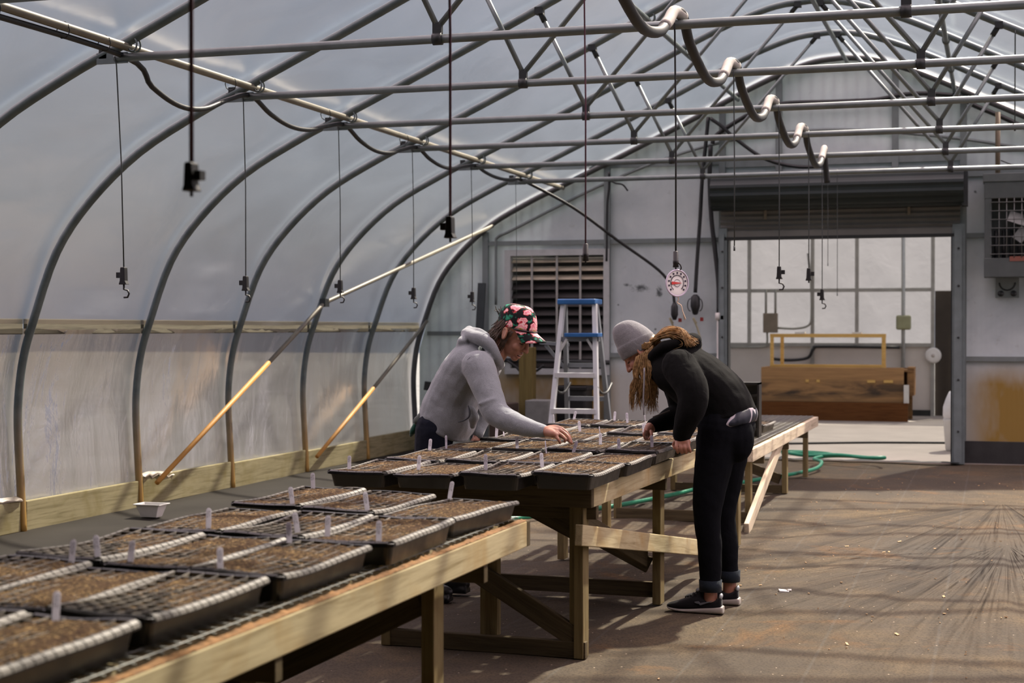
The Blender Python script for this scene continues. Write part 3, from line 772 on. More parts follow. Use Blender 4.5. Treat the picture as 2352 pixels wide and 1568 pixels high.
# ------------------------------------------------------------------ things on the end wall
def hose(name, pts, rad, mat, lab, cat, n=6, seg=8):
    return tag(MB().tube(spline(pts, n), rad, seg).build(name, mat, origin=tuple(pts[0])), lab, cat)
Yh = YE - 0.10
hose('black_hose', [P(1627, 269, Yh), P(1620, 340, Yh), P(1613, 408, Yh), P(1608, 500, Yh), P(1601, 600, Yh), P(1597, 672, Yh)], 0.022, M['blackhose'], 'black hose hanging straight down to a plug, just left of the roll door', 'hose')
r = empty('cable_plug', tuple(P(1597, 680, Yh)), 'black plug with wire loops at the foot of the straight black hose', 'plug')
MB().lathe([(0.02, 0.03), (0.05, 0.0), (0.055, -0.1), (0.03, -0.19), (0.015, -0.2)], P(1597, 682, Yh), 12).build('plug_body', M['blackhose'], r)
mb = MB(); c_ = P(1597, 700, Yh)
for sx_ in (-1, 1): mb.tube([c_ + V((sx_ * (0.05 + 0.035 * math.sin(a)), -0.02, 0.07 * math.cos(a))) for a in [k * math.pi / 8 for k in range(9)]], 0.006, 5)
mb.build('wire_loop', M['hook'], r)
hose('black_hose', [P(1632, 408, Yh - .05) + V((0, 0, 0.35)), P(1630, 408, Yh), P(1634, 500, Yh), P(1643, 580, Yh), P(1650, 650, Yh), P(1651, 718, Yh)], 0.026, M['blackhose'], 'thick black hose beside the left door jamb, ending in white pipework', 'hose')
hose('black_hose', [P(1636, 330, Yh), P(1644, 312, Yh), P(1690, 280, Yh), P(1735, 257, Yh), P(1800, 238, Yh), P(1905, 234, Yh), P(2011, 229, Yh), P(2070, 218, Yh), P(2130, 215, Yh), P(2200, 222, Yh), P(2240, 243, Yh), P(2300, 268, Yh), P(2360, 296, Yh)], 0.025, M['blackhose'], 'black hose crossing the gable from left of the door to the right arch', 'hose')
hose('black_hose', [P(1632, 272, Yh - 0.06), P(1660, 292, Yh - 0.06), P(1695, 323, Yh - 0.06), P(1756, 364, Yh - 0.06), P(1824, 382, Yh - 0.06), P(1886, 383, Yh - 0.06)], 0.02, M['blackhose'], 'black hose sagging above the roll door drum toward the draped conduit', 'hose')
hose('wall_conduit', [P(1139, 700, YE - .03), P(1139, 567, YE - .03), P(1143, 545, YE - .03), P(1175, 529, YE - .03), P(1290, 470, YE - .03), P(1393, 420, YE - .03), P(1530, 364, YE - .03), P(1681, 322, YE - .03), P(1850, 300, YE - .03), P(2000, 300, YE - .03), P(2200, 318, YE - .03), P(2360, 342, YE - .03)], 0.017, M['endtrim'], 'grey conduit bent along the gable wall above the louvre', 'conduit')
hose('black_hose', [P(1399, 395, YE - .12), P(1399, 430, YE - .12), P(1395, 470, YE - .12), P(1394, 540, YE - .12), P(1393, 600, YE - .12)], 0.014, M['blackhose'], 'short black hose hanging beside the upright right of the louvre', 'hose')
hose('black_hose', [P(1395, 408, YE - .13), P(1412, 420, YE - .13), P(1430, 424, YE - .13), P(1442, 438, YE - .13)], 0.01, M['blackhose'], 'curled hose end above the upright right of the louvre', 'hose')
# white pvc pipework beside the door
r = empty('pvc_pipe', tuple(P(1650, 830, YE - .1)), 'white plastic pipework with red valve left of the doorway', 'pipe')
Yp = YE - 0.1
mb = MB(); mb.tube(spline([P(1652, 722, Yp), P(1652, 790, Yp), P(1651, 826, Yp), P(1640, 834, Yp), P(1606, 837, Yp)], 5), 0.03, 10)
mb.tube([P(1624, 838, Yp), P(1622, 900, Yp), P(1622, 990, Yp)], 0.026, 10)
mb.tube([P(1651, 718, Yp), P(1651, 735, Yp)], 0.04, 10); mb.build('pipe', M['white'], r)
M['red'] = simple('red_valve', (120, 34, 30), 0.5)
for px, py in ((1659, 729), (1562, 735), (1612, 733)): MB().box(P(px, py, Yp - .03), (0.032, 0.04, 0.042)).build('valve_handle', M['red'], r, label='red valve handle')
mb = MB()
for px in (1546, 1600): mb.tube(spline([P(px, 742, Yp), P(px - 8, 730, Yp), P(px + 4, 760, Yp), P(px + 10, 800, Yp), P(px + 4, 860, Yp)], 5), 0.012, 6)
mb.build('thin_pipe', simple('yellowed_pipe', (150, 146, 120), 0.6), r)

# unit heater hung on the right
r = empty('unit_heater', (0.32, 16.9, 2.5), 'dark grey hanging heater with a wire grille at the right edge', 'heater')
hx0, hx1, hz0, hz1, hy = -0.115, 0.78, 1.98, 3.05, 16.9
mb = MB(); mb.bx((hx0 + 0.003, hy + 0.004, hz0 + 0.003), (hx0 + 0.075, hy + 0.297, hz1 - 0.003)); mb.bx((hx1 - 0.07, hy + 0.004, hz0 + 0.003), (hx1 - 0.003, hy + 0.297, hz1 - 0.003))
mb.bx((hx0, hy, hz1 - 0.25), (hx1, hy + 0.3, hz1)); mb.bx((hx0, hy, hz0), (hx1, hy + 0.3, hz0 + 0.20)); mb.bx((hx0 + 0.005, hy + 0.27, hz0 + 0.005), (hx1 - 0.005, hy + 0.295, hz1 - 0.005))
M['heater'] = simple('heater_grey', (78, 84, 84), 0.5, 0.2, 0.12)
mb.build('casing', M['heater'], r, bevel=0.006)
mb = MB(); mb.bx((hx0 - 0.012, hy - 0.012, hz1 - 0.075), (hx1 + 0.01, hy + 0.31, hz1 + 0.012)); mb.build('top_cover', simple('heater_cover', (92, 98, 98), 0.45, 0.2), r, bevel=0.005)
mb = MB()
for k in range(11): 
    x = hx0 + 0.075 + 0.075 * (k + 1); mb.tube([(x, hy - 0.005, hz0 + 0.2), (x, hy - 0.005, hz1 - 0.25)], 0.005, 5)
for k in range(7): z = hz0 + 0.24 + 0.09 * k; mb.tube([(hx0 + 0.06, hy - 0.01, z), (hx1 - 0.06, hy - 0.01, z)], 0.005, 5)
mb.build('grille', simple('grille_wire', (110, 112, 110), 0.4, 0.5), r)
mb = MB()
for k in range(5):
    a = 2 * math.pi * k / 5 + 0.3
    mb.box((0.35 + 0.13 * math.cos(a), hy + 0.1, 2.55 + 0.13 * math.sin(a)), (0.2, 0.008, 0.13), Matrix.Rotation(-a, 3, 'Y') @ Matrix.Rotation(0.5, 3, 'X'))
mb.lathe([(0.045, -0.05), (0.05, 0.05)], (0.35, hy + 0.1, 2.55), 14, RX)
mb.build('fan', simple('fan_blade', (120, 124, 122), 0.4, 0.5), r)
mb = MB()
for k in range(9): x = hx0 + 0.12 + 0.078 * k; mb.tube([(x, hy + 0.2, hz0 + 0.2), (x, hy + 0.2, hz0 + 0.5)], 0.02, 6)
mb.build('heat_tube', M['darksteel'], r)
mb = MB(); mb.box((0.28, hy + 0.06, hz0 + 0.19), (0.28, 0.13, 0.05)); mb.build('burner_lip', simple('rusty_lip', (122, 74, 62), 0.7), r, label='rusty lip')
mb = MB(); mb.bx((0.0, YE - 0.06, 1.77), (0.24, YE - 0.02, 2.0)); mb.build('mount_plate', M['endtrim'], r)
mb = MB()
for x in (0.055, 0.185): mb.lathe([(0.032, 0), (0.032, 0.02)], (x, YE - 0.06, 1.815), 12, RX)
mb.tube([(0.12 + 0.08 * math.cos(a), YE - 0.065, 1.93 + 0.08 * math.sin(a)) for a in [math.pi + k * math.pi / 10 for k in range(11)]], 0.008, 5)
mb.build('knob', M['darksteel'], r)
M['hanger'] = simple('brown_hanger', (112, 100, 82), 0.7)
for x in (0.02, 0.66): MB().tube([(x, 17.0, hz1), (x, 17.0, prof_z(x) - 0.1)], 0.025, 8).build('hanger', M['hanger'], r)
hose('thin_wire', [(0.05, 16.95, 3.2), (0.2, 16.95, 3.14), (0.4, 16.95, 3.12), (0.62, 16.95, 3.2)], 0.006, M['blackhose'], 'thin black wire looping above the hanging heater', 'wire')

# under the louvre: post, block, boxes, plank, ladder
mb = MB(); a = P(1212, 797, 16.75); b = P(1212, 925, 16.75)
tag(mb.bx((a.x - 0.085, 16.68, 0), (a.x + 0.075, 16.84, a.z)).build('wooden_post', wood('olive_post', (112, 100, 62), (84, 74, 44), 2), origin=(a.x, 16.75, 0), bevel=0.008), 'square olive-brown wooden post standing below the louvre', 'post')
a = P(1212, 918, 16.3); b = P(1266, 985, 16.3)
tag(MB().bx((a.x, 16.2, 0), (b.x, 16.5, a.z)).build('concrete_block', M['greyblock'], origin=(a.x, 16.3, 0), bevel=0.01), 'grey block between the wooden post and the ladder', 'block')
a = P(1130, 925, 16.4); b = P(1206, 990, 16.4)
tag(MB().bx((a.x, 16.3, 0), (b.x - 0.14, 16.62, a.z)).build('brown_box', simple('dark_brown_box', (66, 54, 46), 0.9), origin=(a.x, 16.4, 0), bevel=0.01), 'dark brown box on the floor left of the grey block', 'box')
a = P(1285, 885, 16.9); b = P(1352, 935, 16.9)
r = empty('storage_tub', (a.x, 16.9, 0), 'black plastic tub seen between the legs of the ladder', 'tub')
MB().bx((a.x, 16.75, 0), (b.x, 17.1, a.z)).build('tub_body', M['black'], r, bevel=0.03)
MB().bx((a.x - 0.02, 16.73, a.z - 0.05), (b.x + 0.02, 17.12, a.z)).build('tub_rim', M['black'], r, bevel=0.01)
a = P(1107, 650, 17.1); b = P(1096, 760, 16.95)
tag(MB().bar((a.x, 17.1, a.z), (b.x - 0.03, 16.9, 0.0), 0.09, 0.035, (0, -1, 0)).build('dark_plank', simple('dark_plank', (48, 56, 58), 0.7), origin=(b.x, 16.95, 0)), 'dark plank leaning on the end wall behind the left person', 'plank')
tag(MB().bar(P(975, 885, 17.0), P(1010, 890, 17.05), 0.12, 0.10).build('grey_wall_box', M['darksteel'], origin=tuple(P(990, 885, 17))), 'small grey box on the end wall beside the arch foot', 'box')
mb = MB(); mb.tube([P(1140, 826, YE - .05), P(1400, 832, YE - .05)], 0.025, 8)
tag(mb.build('wall_pipe', M['darksteel'], origin=tuple(P(1140, 826, YE - .05))), 'dark horizontal pipe below the louvre', 'pipe')
hose('drooping_cable', [P(1165, 828, 17.1), P(1185, 842, 17.1), P(1200, 855, 17.1), P(1228, 853, 17.1), P(1250, 838, 17.1)], 0.015, M['blackhose'], 'black cable drooping behind the wooden post', 'cable')

# step ladder
lx = P(1336, 690, 13.0).x
r = empty('step_ladder', (lx, 13.0, 0), 'white and grey step ladder with blue top cap and blue step', 'ladder')
def LP(px, py, y): return P(px, py, y)
zt = P(1336, 690, 13).z
topw = 0.165
legs_front = [(-topw + 0.02, -0.235), (topw - 0.03, 0.245)]
for k, (xt, xb) in enumerate(legs_front):
    mb = MB(); mb.bar((lx + xt, 12.93, zt - 0.02), (lx + xb, 12.62, 0.0), 0.035, 0.06, (0, -1, 0)); mb.build('leg', M['alu'], r, label='pale leg')
for k, (xt, xb) in enumerate([(-topw, -0.29), (topw - 0.05, 0.16)]):
    mb = MB(); mb.bar((lx + xt, 13.05, zt - 0.02), (lx + xb, 13.65, 0.0), 0.035, 0.05, (0, -1, 0)); mb.build('leg', M['aludark'], r, label='grey back leg')
def lerp(a, b, t): return a + (b - a) * t
for z in (0.44, 0.74, 1.045):
    t = 1 - z / zt
    xa = lx + lerp(legs_front[0][0], legs_front[0][1], t); xb = lx + lerp(legs_front[1][0], legs_front[1][1], t); y = lerp(12.93, 12.62, t)
    mb = MB(); mb.bx((xa, y - 0.04, z - 0.02), (xb, y + 0.05, z + 0.02)); mb.build('step', M['alu'], r, label='pale step')
z = 1.385; t = 1 - z / zt; y = lerp(12.93, 12.62, t)
mb = MB(); mb.bx((lx - 0.10, y - 0.09, z - 0.012), (lx + 0.2, y + 0.07, z + 0.022)); mb.build('step', M['blue'], r, bevel=0.006, label='blue top step')
mb = MB(); mb.bx((lx - 0.16, y - 0.02, z - 0.05), (lx + 0.19, y + 0.03, z - 0.012)); mb.build('step_bracket', M['aludark'], r)
mb = MB()
for sg in (-1, 1): mb.bar((lx + sg * 0.17, y - 0.03, z - 0.16), (lx + sg * 0.09, y - 0.03, z - 0.03), 0.02, 0.02, (0, 1, 0))
mb.build('step_brace', M['alu'], r)
for z in (0.5, 0.82, 1.12):
    t = 1 - z / zt; xa = lx + lerp(-topw, -0.29, t); xb = lx + lerp(topw - 0.05, 0.16, t); y = lerp(13.05, 13.65, t)
    mb = MB(); mb.bx((xa, y - 0.015, z - 0.02), (xb, y + 0.015, z + 0.02)); mb.build('back_rung', M['aludark'], r)
mb = MB(); mb.bx((lx - 0.185, 12.86, zt - 0.035), (lx + 0.155, 13.12, zt + 0.012)); mb.build('top_cap', M['blue'], r, bevel=0.01, label='blue cap')
mb = MB(); mb.bar((lx - 0.17, 13.2, 1.30), (lx - 0.45, 13.25, 1.32), 0.02, 0.03); mb.bar((lx - 0.4, 13.25, 1.3), (lx - 0.2, 13.3, 1.05), 0.02, 0.03)
mb.build('paint_shelf', M['aludark'], r)
for sg in (-1, 1):
    x = lx + sg * 0.19
    MB().tube(spline([(x, 12.78, 0.95), (x, 12.95, 0.89), (x, 13.15, 0.89), (x, 13.32, 0.96)], 5), 0.012, 6).build('spreader', M['darksteel'], r)

# ------------------------------------------------------------------ back room seen through the doorway
YB = 26.3
mb = MB(); mb.bx((-4.9, YB, 0), (-0.97, YB + 0.05, 1.17)); mb.bx((-0.62, YB, 0), (1.2, YB + 0.05, 1.17))
mb.build('wall_back', simple('back_room_panel', (204, 198, 192), 0.6, 0, 0.06, 2), kind='structure')
mb = MB(); mb.sheet(lambda u, w: (-4.9 + 3.93 * u, YB + 0.02 + 0.012 * noise.noise(V((u * 9, w * 6, 2))), 1.17 + 2.2 * w), 60, 24); mb.sheet(lambda u, w: (-0.62 + 1.82 * u, YB + 0.02, 1.17 + 2.2 * w), 20, 6)
mb.sheet(lambda u, w: (-0.97 + 0.35 * u, YB + 0.02, 2.06 + 1.3 * w), 4, 6)
mb.build('wall_back_film', M['film_far'], kind='structure')
mb = MB(); mb.sheet(lambda u, w: (-4.9 + 6.1 * u, YE + 0.06 + (YB - YE) * w, 2.75 + 0.75 * math.sin(math.pi * u)), 24, 12); mb.build('ceiling_back_room', M['film_back'], kind='structure')
mb = MB(); mb.sheet(lambda u, w: (-4.9, YE + 0.05 + (YB - YE) * u, 2.75 * w), 20, 6); mb.build('wall_back_left', M['film_side'], kind='structure')
mb = MB(); mb.sheet(lambda u, w: (1.2, YE + 0.05 + (YB - YE) * u, 2.75 * w), 20, 6); mb.build('wall_back_right', M['film_side'], kind='structure')
mb = MB()
for x in (-4.85, -3.99, -2.93, -2.2, -1.45, -0.98, -0.6): mb.bx((x - 0.03, YB - 0.05, 1.17 if x not in (-0.98, -0.6, -1.45, -2.93) else 0), (x + 0.03, YB - 0.005, 3.2))
for z in (2.08, 1.17): mb.bx((-4.9, YB - 0.04, z - 0.03), (-0.95, YB - 0.003, z + 0.03))
mb.build('trim_back', simple('back_frame', (156, 156, 152), 0.5, 0.2), kind='structure')
mb = MB(); mb.bx((-0.95, YB + 0.1, 0), (-0.6, YB + 0.16, 2.08)); mb.build('door_2', simple('dark_doorway', (52, 46, 42), 0.9), kind='structure')
mb = MB(); mb.bx((-4.9, YB - 0.04, 0), (-1.0, YB - 0.004, 0.1)); mb.build('baseboard_back', M['kick'], kind='structure')
# timber crate with a spare frame on top
r = empty('timber_crate', (-2.4, 24.6, 0), 'long stained timber crate on the back room floor', 'crate')
mb = MB(); mb.bx((-3.62, 24.5, 0.0), (-1.28, 24.56, 0.29)); mb.build('lower_board', M['boxdark'], r, label='reddish lower board', bevel=0.005)
def mk_stain():
    t = NT('stained_crate_board'); v = t.coord('Object', (0.5, 1, 2.2))
    n = t.noise(v, 2.4, 5, 0.6, 0.6)
    tc = t.n('ShaderNodeTexCoord'); sx = t.n('ShaderNodeSeparateXYZ'); t.l(tc.outputs['Object'], sx.inputs[0])
    band = t.ramp(sx.outputs['Z'], [(0.30, (0.2, 0.2, 0.2)), (0.42, (1, 1, 1)), (0.56, (0.8, 0.8, 0.8)), (0.66, (0, 0, 0))])
    f = t.mix(t.ramp(n, [(0.42, (0, 0, 0)), (0.6, (1, 1, 1))]), band, 1.0, 'MULTIPLY')
    base = t.ramp(t.noise(t.coord('Object', (0.8, 1, 12)), 2, 5), [(0.3, lin((142, 108, 72))), (0.7, lin((172, 132, 86)))])
    return t.done(t.pbsdf(t.mix(base, lin((62, 50, 40)), f), 0.8))
mb = MB(); mb.bx((-3.55, 24.62, 0.29), (-1.35, 24.68, 0.83)); mb.build('front_board', mk_stain(), r, bevel=0.005)
mb = MB(); mb.bx((-3.55, 24.66, 0), (-3.49, 25.3, 0.83)); mb.bx((-1.3, 24.7, 0.4), (-1.2, 25.23, 0.84)); mb.build('end_board', M['boxwood'], r)
mb = MB(); mb.bx((-3.52, 25.24, 0), (-1.25, 25.3, 0.82)); mb.build('rear_board', M['boxwood'], r)
mb = MB(); mb.bx((-3.5, 24.68, 0.77), (-1.22, 25.25, 0.80)); mb.build('lid_board', M['boxwood'], r)
mb = MB(); mb.bx((-1.345, 24.55, 0.29), (-1.27, 24.62, 0.57)); mb.build('end_cleat', M['white'], r, label='white painted cleat')
mb = MB()
for x, w_ in ((-2.85, .05), (-2.68, .05), (-1.9, .12), (-1.65, .14)): mb.bx((x, 24.6, 0.60), (x + w_, 24.63, 0.64))
mb.build('fresh_patch', M['framewood'], r)
r = empty('wood_frame', (-2.5, 24.75, 0.84), 'open pale pine frame standing on top of the timber crate', 'frame')
for y0 in (24.72, 24.88):
    dx = 0.14 if y0 > 24.8 else 0
    mb = MB(); mb.bx((-3.42 + dx, y0, 0.83), (-3.37 + dx, y0 + 0.05, 1.35)); mb.bx((-1.69, y0, 0.83), (-1.64, y0 + 0.05, 1.33)); mb.build('frame_post', M['framewood'], r)
    mb = MB(); mb.bx((-3.424 + dx, y0 - 0.003, 1.302), (-1.636, y0 + 0.053, 1.358)); mb.build('top_rail', M['framewood'], r)
    mb = MB(); mb.bx((-3.424 + dx, y0 - 0.003, 0.812), (-1.636, y0 + 0.053, 0.872)); mb.build('bottom_rail', M['framewood'], r)
mb = MB(); mb.box((-2.95, 24.78, 1.375), (0.16, 0.14, 0.03)); mb.box((-2.07, 24.8, 1.37), (0.15, 0.14, 0.03)); mb.build('paper_scrap', M['white'], r, label='white scraps')
# electrics and pipes on the back wall
r = empty('junction_box', (-3.6, YB - .1, 1.5), 'brown grey electrical box with two conduits on the back wall, left', 'electrical box')
MB().bx((-3.74, YB - 0.16, 1.37), (-3.5, YB - 0.05, 1.70)).build('box_body', simple('junction_box_grey', (122, 112, 98), 0.6), r, bevel=0.01)
mb = MB()
for x in (-3.7, -3.54): mb.tube([(x, YB - 0.09, 1.68), (x, YB - 0.09, 2.1)], 0.02, 8)
mb.tube(spline([(-3.5, YB - .09, 1.45), (-3.2, YB - .09, 1.44), (-2.98, YB - .09, 1.5), (-2.94, YB - .09, 1.7), (-2.95, YB - .09, 2.2), (-3.0, YB - .09, 2.7)], 5), 0.018, 8)
mb.tube(spline([(-3.68, YB - .09, 1.4), (-3.68, YB - .09, 1.2), (-3.75, YB - .09, 1.13), (-4.3, YB - .09, 1.12)], 5), 0.018, 8)
mb.build('conduit', simple('back_conduit', (138, 138, 130), 0.5), r)
r = empty('junction_box', (-1.44, YB - .1, 1.5), 'pale green electrical box on a vertical conduit, right part of back wall', 'electrical box')
MB().bx((-1.56, YB - 0.16, 1.42), (-1.32, YB - 0.06, 1.66)).build('box_body', simple('green_grey_box', (142, 144, 112), 0.6), r, bevel=0.03)
MB().tube([(-1.44, YB - 0.09, 0.3), (-1.44, YB - 0.09, 3.1)], 0.025, 8).build('conduit', simple('pale_conduit', (170, 174, 172), 0.45, 0.2), r)
r = empty('wall_dial', (-0.96, YB - .1, 1.0), 'round white dial hanging beside the dark doorway in the back room', 'dial')
MB().lathe([(0.0, 0.0), (0.125, 0.0), (0.13, 0.02), (0.12, 0.04), (0.1, 0.045), (0.0, 0.045)], (-0.97, YB - .06, 1.0), 28, RX).build('dial_body', M['white'], r)
MB().lathe([(0.0, 0.0), (0.03, 0.0), (0.025, 0.012), (0, 0.012)], (-0.97, YB - .105, 1.0), 12, RX).build('dial_centre', simple('dial_centre', (176, 168, 160), 0.5), r)
hose('black_pipe', [(-3.6, YB - .12, 0.93), (-3.3, YB - .12, 0.91), (-3.0, YB - .12, 0.95), (-2.9, YB - .12, 1.1), (-2.75, YB - .12, 1.14), (-1.5, YB - .12, 1.13)], 0.025, M['blackhose'], 'dark pipe low on the back wall behind the pine frame', 'pipe')
# white sack in the doorway
bx_ = -0.42
r = empty('white_bin', (bx_, 18.95, 0), 'white plastic bin with a crumpled white sack, right side of the doorway', 'bin')
MB().lathe([(0.12, 0.0), (0.14, 0.02), (0.165, 0.36), (0.17, 0.38), (0.155, 0.38)], (bx_, 18.95, 0.0), 20).build('bin_body', M['white'], r)
mb = MB()
mb.lathe([(0.15, 0.36), (0.17, 0.42), (0.165, 0.52), (0.13, 0.62), (0.10, 0.70), (0.06, 0.72)], (bx_, 18.95, 0), 18)
mb.v = [(x + 0.014 * noise.noise(V((x * 20, y * 20, z * 9))), y, z) for x, y, z in mb.v]
mb.build('sack', simple('translucent_white_sack', (222, 220, 222), 0.4), r)
# hoses on the floor
hose('floor_cord', [(-4.6, 19.0, 0.018), (-3.0, 19.15, 0.018), (-2.5, 19.3, 0.018), (-1.6, 19.75, 0.018), (-0.9, 19.95, 0.018), (-0.2, 20.1, 0.018), (1.0, 20.3, 0.018)], 0.014, M['blackhose'], 'black cord lying across the pale back room floor', 'cord')
hz = 0.022
g = [(-3.6, 10.6), (-3.23, 11.319), (-2.871, 12.024), (-2.515, 13.45), (-2.44, 13.64), (-2.3, 14.0), (-2.1, 14.516), (-1.935, 14.926), (-1.731, 15.692), (-1.70, 16.1), (-1.82, 16.5), (-1.72, 16.86), (-1.5, 16.95), (-1.2, 16.75), (-1.1, 16.5), (-1.3, 16.45), (-1.6, 16.7), (-1.95, 16.9), (-2.2, 17.2), (-2.28, 17.6), (-2.1, 17.72), (-1.8, 17.55), (-1.78, 17.68), (-2.02, 17.85), (-2.37, 17.9), (-2.9, 18.05)]
hose('garden_hose', [(x, y, hz + (0.085 if abs(y - 13.64) < 0.02 else 0) + (0.03 if 14 <= i <= 16 else 0) + (0.05 if 16 < y < 17.3 else 0.012)) for i, (x, y) in enumerate(g)], 0.019, M['greenhose'], 'green garden hose running under the benches and coiling in the doorway', 'garden hose')
hose('white_pipe', [(-3.1, 4.85, 0.03), (-2.6, 4.95, 0.03), (-2.2, 4.98, 0.03), (-1.7, 5.1, 0.03)], 0.02, M['white'], 'thin white pipe on the floor under the front bench', 'pipe')
# white tub by the left wall
tp = PZ(348, 1186, 0.02)
r = empty('plastic_tub', (tp.x, tp.y, 0.02), 'small white plastic tub standing by the left baseboard', 'tub')
mb = MB(); mb.prism([(-0.085, -0.05), (0.085, -0.05), (0.085, 0.05), (-0.085, 0.05)], 0, 1)
tubm = MB(); N4 = [(-1, -1), (1, -1), (1, 1), (-1, 1)]
vs_ = []
for (sx, sy, z) in ((0.065, 0.045, 0.0), (0.1, 0.068, 0.1), (0.115, 0.08, 0.103), (0.115, 0.08, 0.093), (0.103, 0.07, 0.093)):
    vs_ += [(tp.x + a_ * sx, tp.y + b_ * sy, 0.018 + z) for a_, b_ in N4]
fs_ = [(0, 1, 2, 3)] + [(i * 4 + k, i * 4 + (k + 1) % 4, (i + 1) * 4 + (k + 1) % 4, (i + 1) * 4 + k) for i in range(4) for k in range(4)]
fs_ = [f for f in fs_ if not (min(f) >= 4 and max(f) <= 11 and False)]
tubm.add(vs_, fs_); tubm.build('tub_body', M['white'], r, bevel=0.008)
tubm = MB(); tubm.add([(tp.x + a_ * 0.09, tp.y + b_ * 0.06, 0.085) for a_, b_ in N4], [(0, 1, 2, 3)]); tubm.build('tub_contents', M['greyblock'], r)

# ------------------------------------------------------------------ benches
M['mesh'] = simple('galvanised_mesh', (120, 122, 118), 0.5, 0.4)
M['grit'] = simple('orange_wood_grit', (116, 82, 42), 0.9, 0, 0.35, 40, 0.5, 80)
def make_bench(x0, x1, y0, y1, z, joists, legs, label, mw=None, lit='wood', beam=0.092):
    r = empty('potting_bench', ((x0 + x1) / 2, (y0 + y1) / 2, 0), label, 'bench', 'slatted timber benches')
    for x in (x0 + 0.02, x1 - 0.02):
        MB().bx((x - 0.02, y0 + 0.04, z - beam), (x + 0.02, y1 - 0.04, z)).build('side_beam', M[lit], r, bevel=0.004)
    for y in (y0 + 0.02, y1 - 0.02):
        MB().bx((x0, y - 0.02, z - beam), (x1, y + 0.02, z)).build('end_beam', M['woodx' if lit == 'wood' else lit], r, bevel=0.004)
    mb = MB(); ny = int((y1 - y0) / 0.055)
    for k in range(ny + 1): 
        y = y0 + 0.01 + (y1 - y0 - 0.02) * k / ny; mb.tube([(x0 + 0.01, y, z + 0.006), (x1 - 0.042, y, z + 0.006)], 0.0025, 4)
    for k in range(21): x = x0 + 0.012 + (x1 - x0 - 0.065) * k / 20; mb.tube([(x, y0 + 0.01, z + 0.009), (x, y1 - 0.01, z + 0.009)], 0.0025, 4)
    mb.build('wire_mesh', M['mesh'], r)
    for y in joists:
        MB().bx((x0 + 0.01, y - 0.02, z - beam - 0.06), (x1 - 0.004, y + 0.02, z - 0.03)).build('joist', M['woodx'], r, bevel=0.003)
    for k in range(5):
        x = x0 + 0.15 + (x1 - x0 - 0.3) * k / 4
        MB().bx((x - 0.045, y0 + 0.05, z - 0.028), (x + 0.045, y1 - 0.05, z - 0.004)).build('slat', M['wood'], r)
    for (x, y) in legs:
        MB().bx((x - 0.022, y - 0.045, 0), (x + 0.022, y + 0.045, z - beam + 0.002)).build('leg', M['wooda'], r, bevel=0.004)
    return r
b1 = make_bench(-2.72, -1.62, 1.1, 5.33, 0.76, (2.0, 3.34, 4.85), [(-1.74, 1.9), (-1.725, 4.62), (-2.62, 1.9), (-2.62, 4.62), (-1.725, 3.42), (-2.62, 3.42)], 'nearest timber bench carrying three columns of seed trays')
mb = MB(); mb.sheet(lambda u, w: (-1.652 + 0.03 * w, 1.1 + 4.2 * u, 0.7612 + 0.016 * abs(noise.noise(V((u * 120, w * 2, 0)))) * (1 - 0.75 * w) * min(1, 4 * w + 0.3)), 900, 5); mb.build('grit_edge', M['grit'], b1, label='rusty orange grit along the edge')
board('brace', M['woodd'], b1, (-2.6, 4.62, 0.16), (-1.76, 4.62, 0.58), 0.035, 0.085, (0, 0, 1))
b2 = make_bench(-2.72, -1.61, 6.51, 10.45, 0.76, (6.62, 7.92, 9.3, 10.3), [(-1.68, 6.59), (-1.675, 8.0), (-1.7, 9.35), (-1.7, 10.3), (-2.6, 6.59), (-2.62, 8.0), (-2.62, 9.35), (-2.6, 10.3)], 'middle timber bench between the two people, crowded with seed trays')
MB().bx((-1.665 - 0.06, 6.56, 0), (-1.665 - 0.02, 6.65, 0.668)).build('leg', M['wooda'], b2)
MB().bx((-2.62, 6.55, 0.0), (-1.65, 6.59, 0.075)).build('bottom_rail', M['woodx'], b2, bevel=0.004)
MB().bx((-2.15, 6.58, 0.07), (-2.07, 6.63, 0.62)).build('middle_upright', M['wooda'], b2)
board('brace', M['woodd'], b2, (-2.24, 6.57, 0.40), (-1.70, 6.57, 0.09), 0.035, 0.09, (0, 0, 1))
board('brace', M['woodd'], b2, (-2.26, 6.60, 0.42), (-2.6, 6.60, 0.10), 0.035, 0.085, (0, 0, 1))
board('brace', M['woodd'], b2, (-2.08, 6.72, 0.70), (-1.70, 6.72, 0.52), 0.035, 0.085, (0, 0, 1))
board('side_brace', M['wood'], b2, (-1.635, 6.4, 0.565), (-1.635, 8.95, 0.165), 0.035, 0.09, (0, 0, 1), label='pale slanting board along the aisle side')
board('side_brace', M['woodd'], b2, (-1.735, 6.7, 0.60), (-1.735, 7.95, 0.24), 0.03, 0.085, (0, 0, 1))
MB().bx((-2.62, 8.0, 0.03), (-1.70, 8.03, 0.11)).build('bottom_rail', M['woodx'], b2)
board('brace', M['woodd'], b2, (-1.72, 7.99, 0.2), (-2.6, 7.99, 0.62), 0.03, 0.085, (0, 0, 1))
b3 = make_bench(-2.85, -1.665, 11.15, 15.45, 0.575, (11.75, 13.2, 14.6), [(-1.76, 13.66), (-1.75, 11.5), (-2.75, 11.5), (-2.75, 13.66), (-1.76, 15.2), (-2.75, 15.2)], 'farthest timber bench, low and pale, with a bare mesh top', lit='woodgrey')
board('side_brace', M['woodgrey'], b3, (-1.70, 11.08, 0.0), (-1.70, 12.95, 0.52), 0.035, 0.1, (0, 0, 1))
board('brace', M['woodd'], b3, (-2.7, 13.66, 0.45), (-1.8, 13.66, 0.12), 0.03, 0.085, (0, 0, 1))
MB().bx((-2.75, 13.62, 0.0), (-1.75, 13.66, 0.07)).build('bottom_rail', M['woodx'], b3)
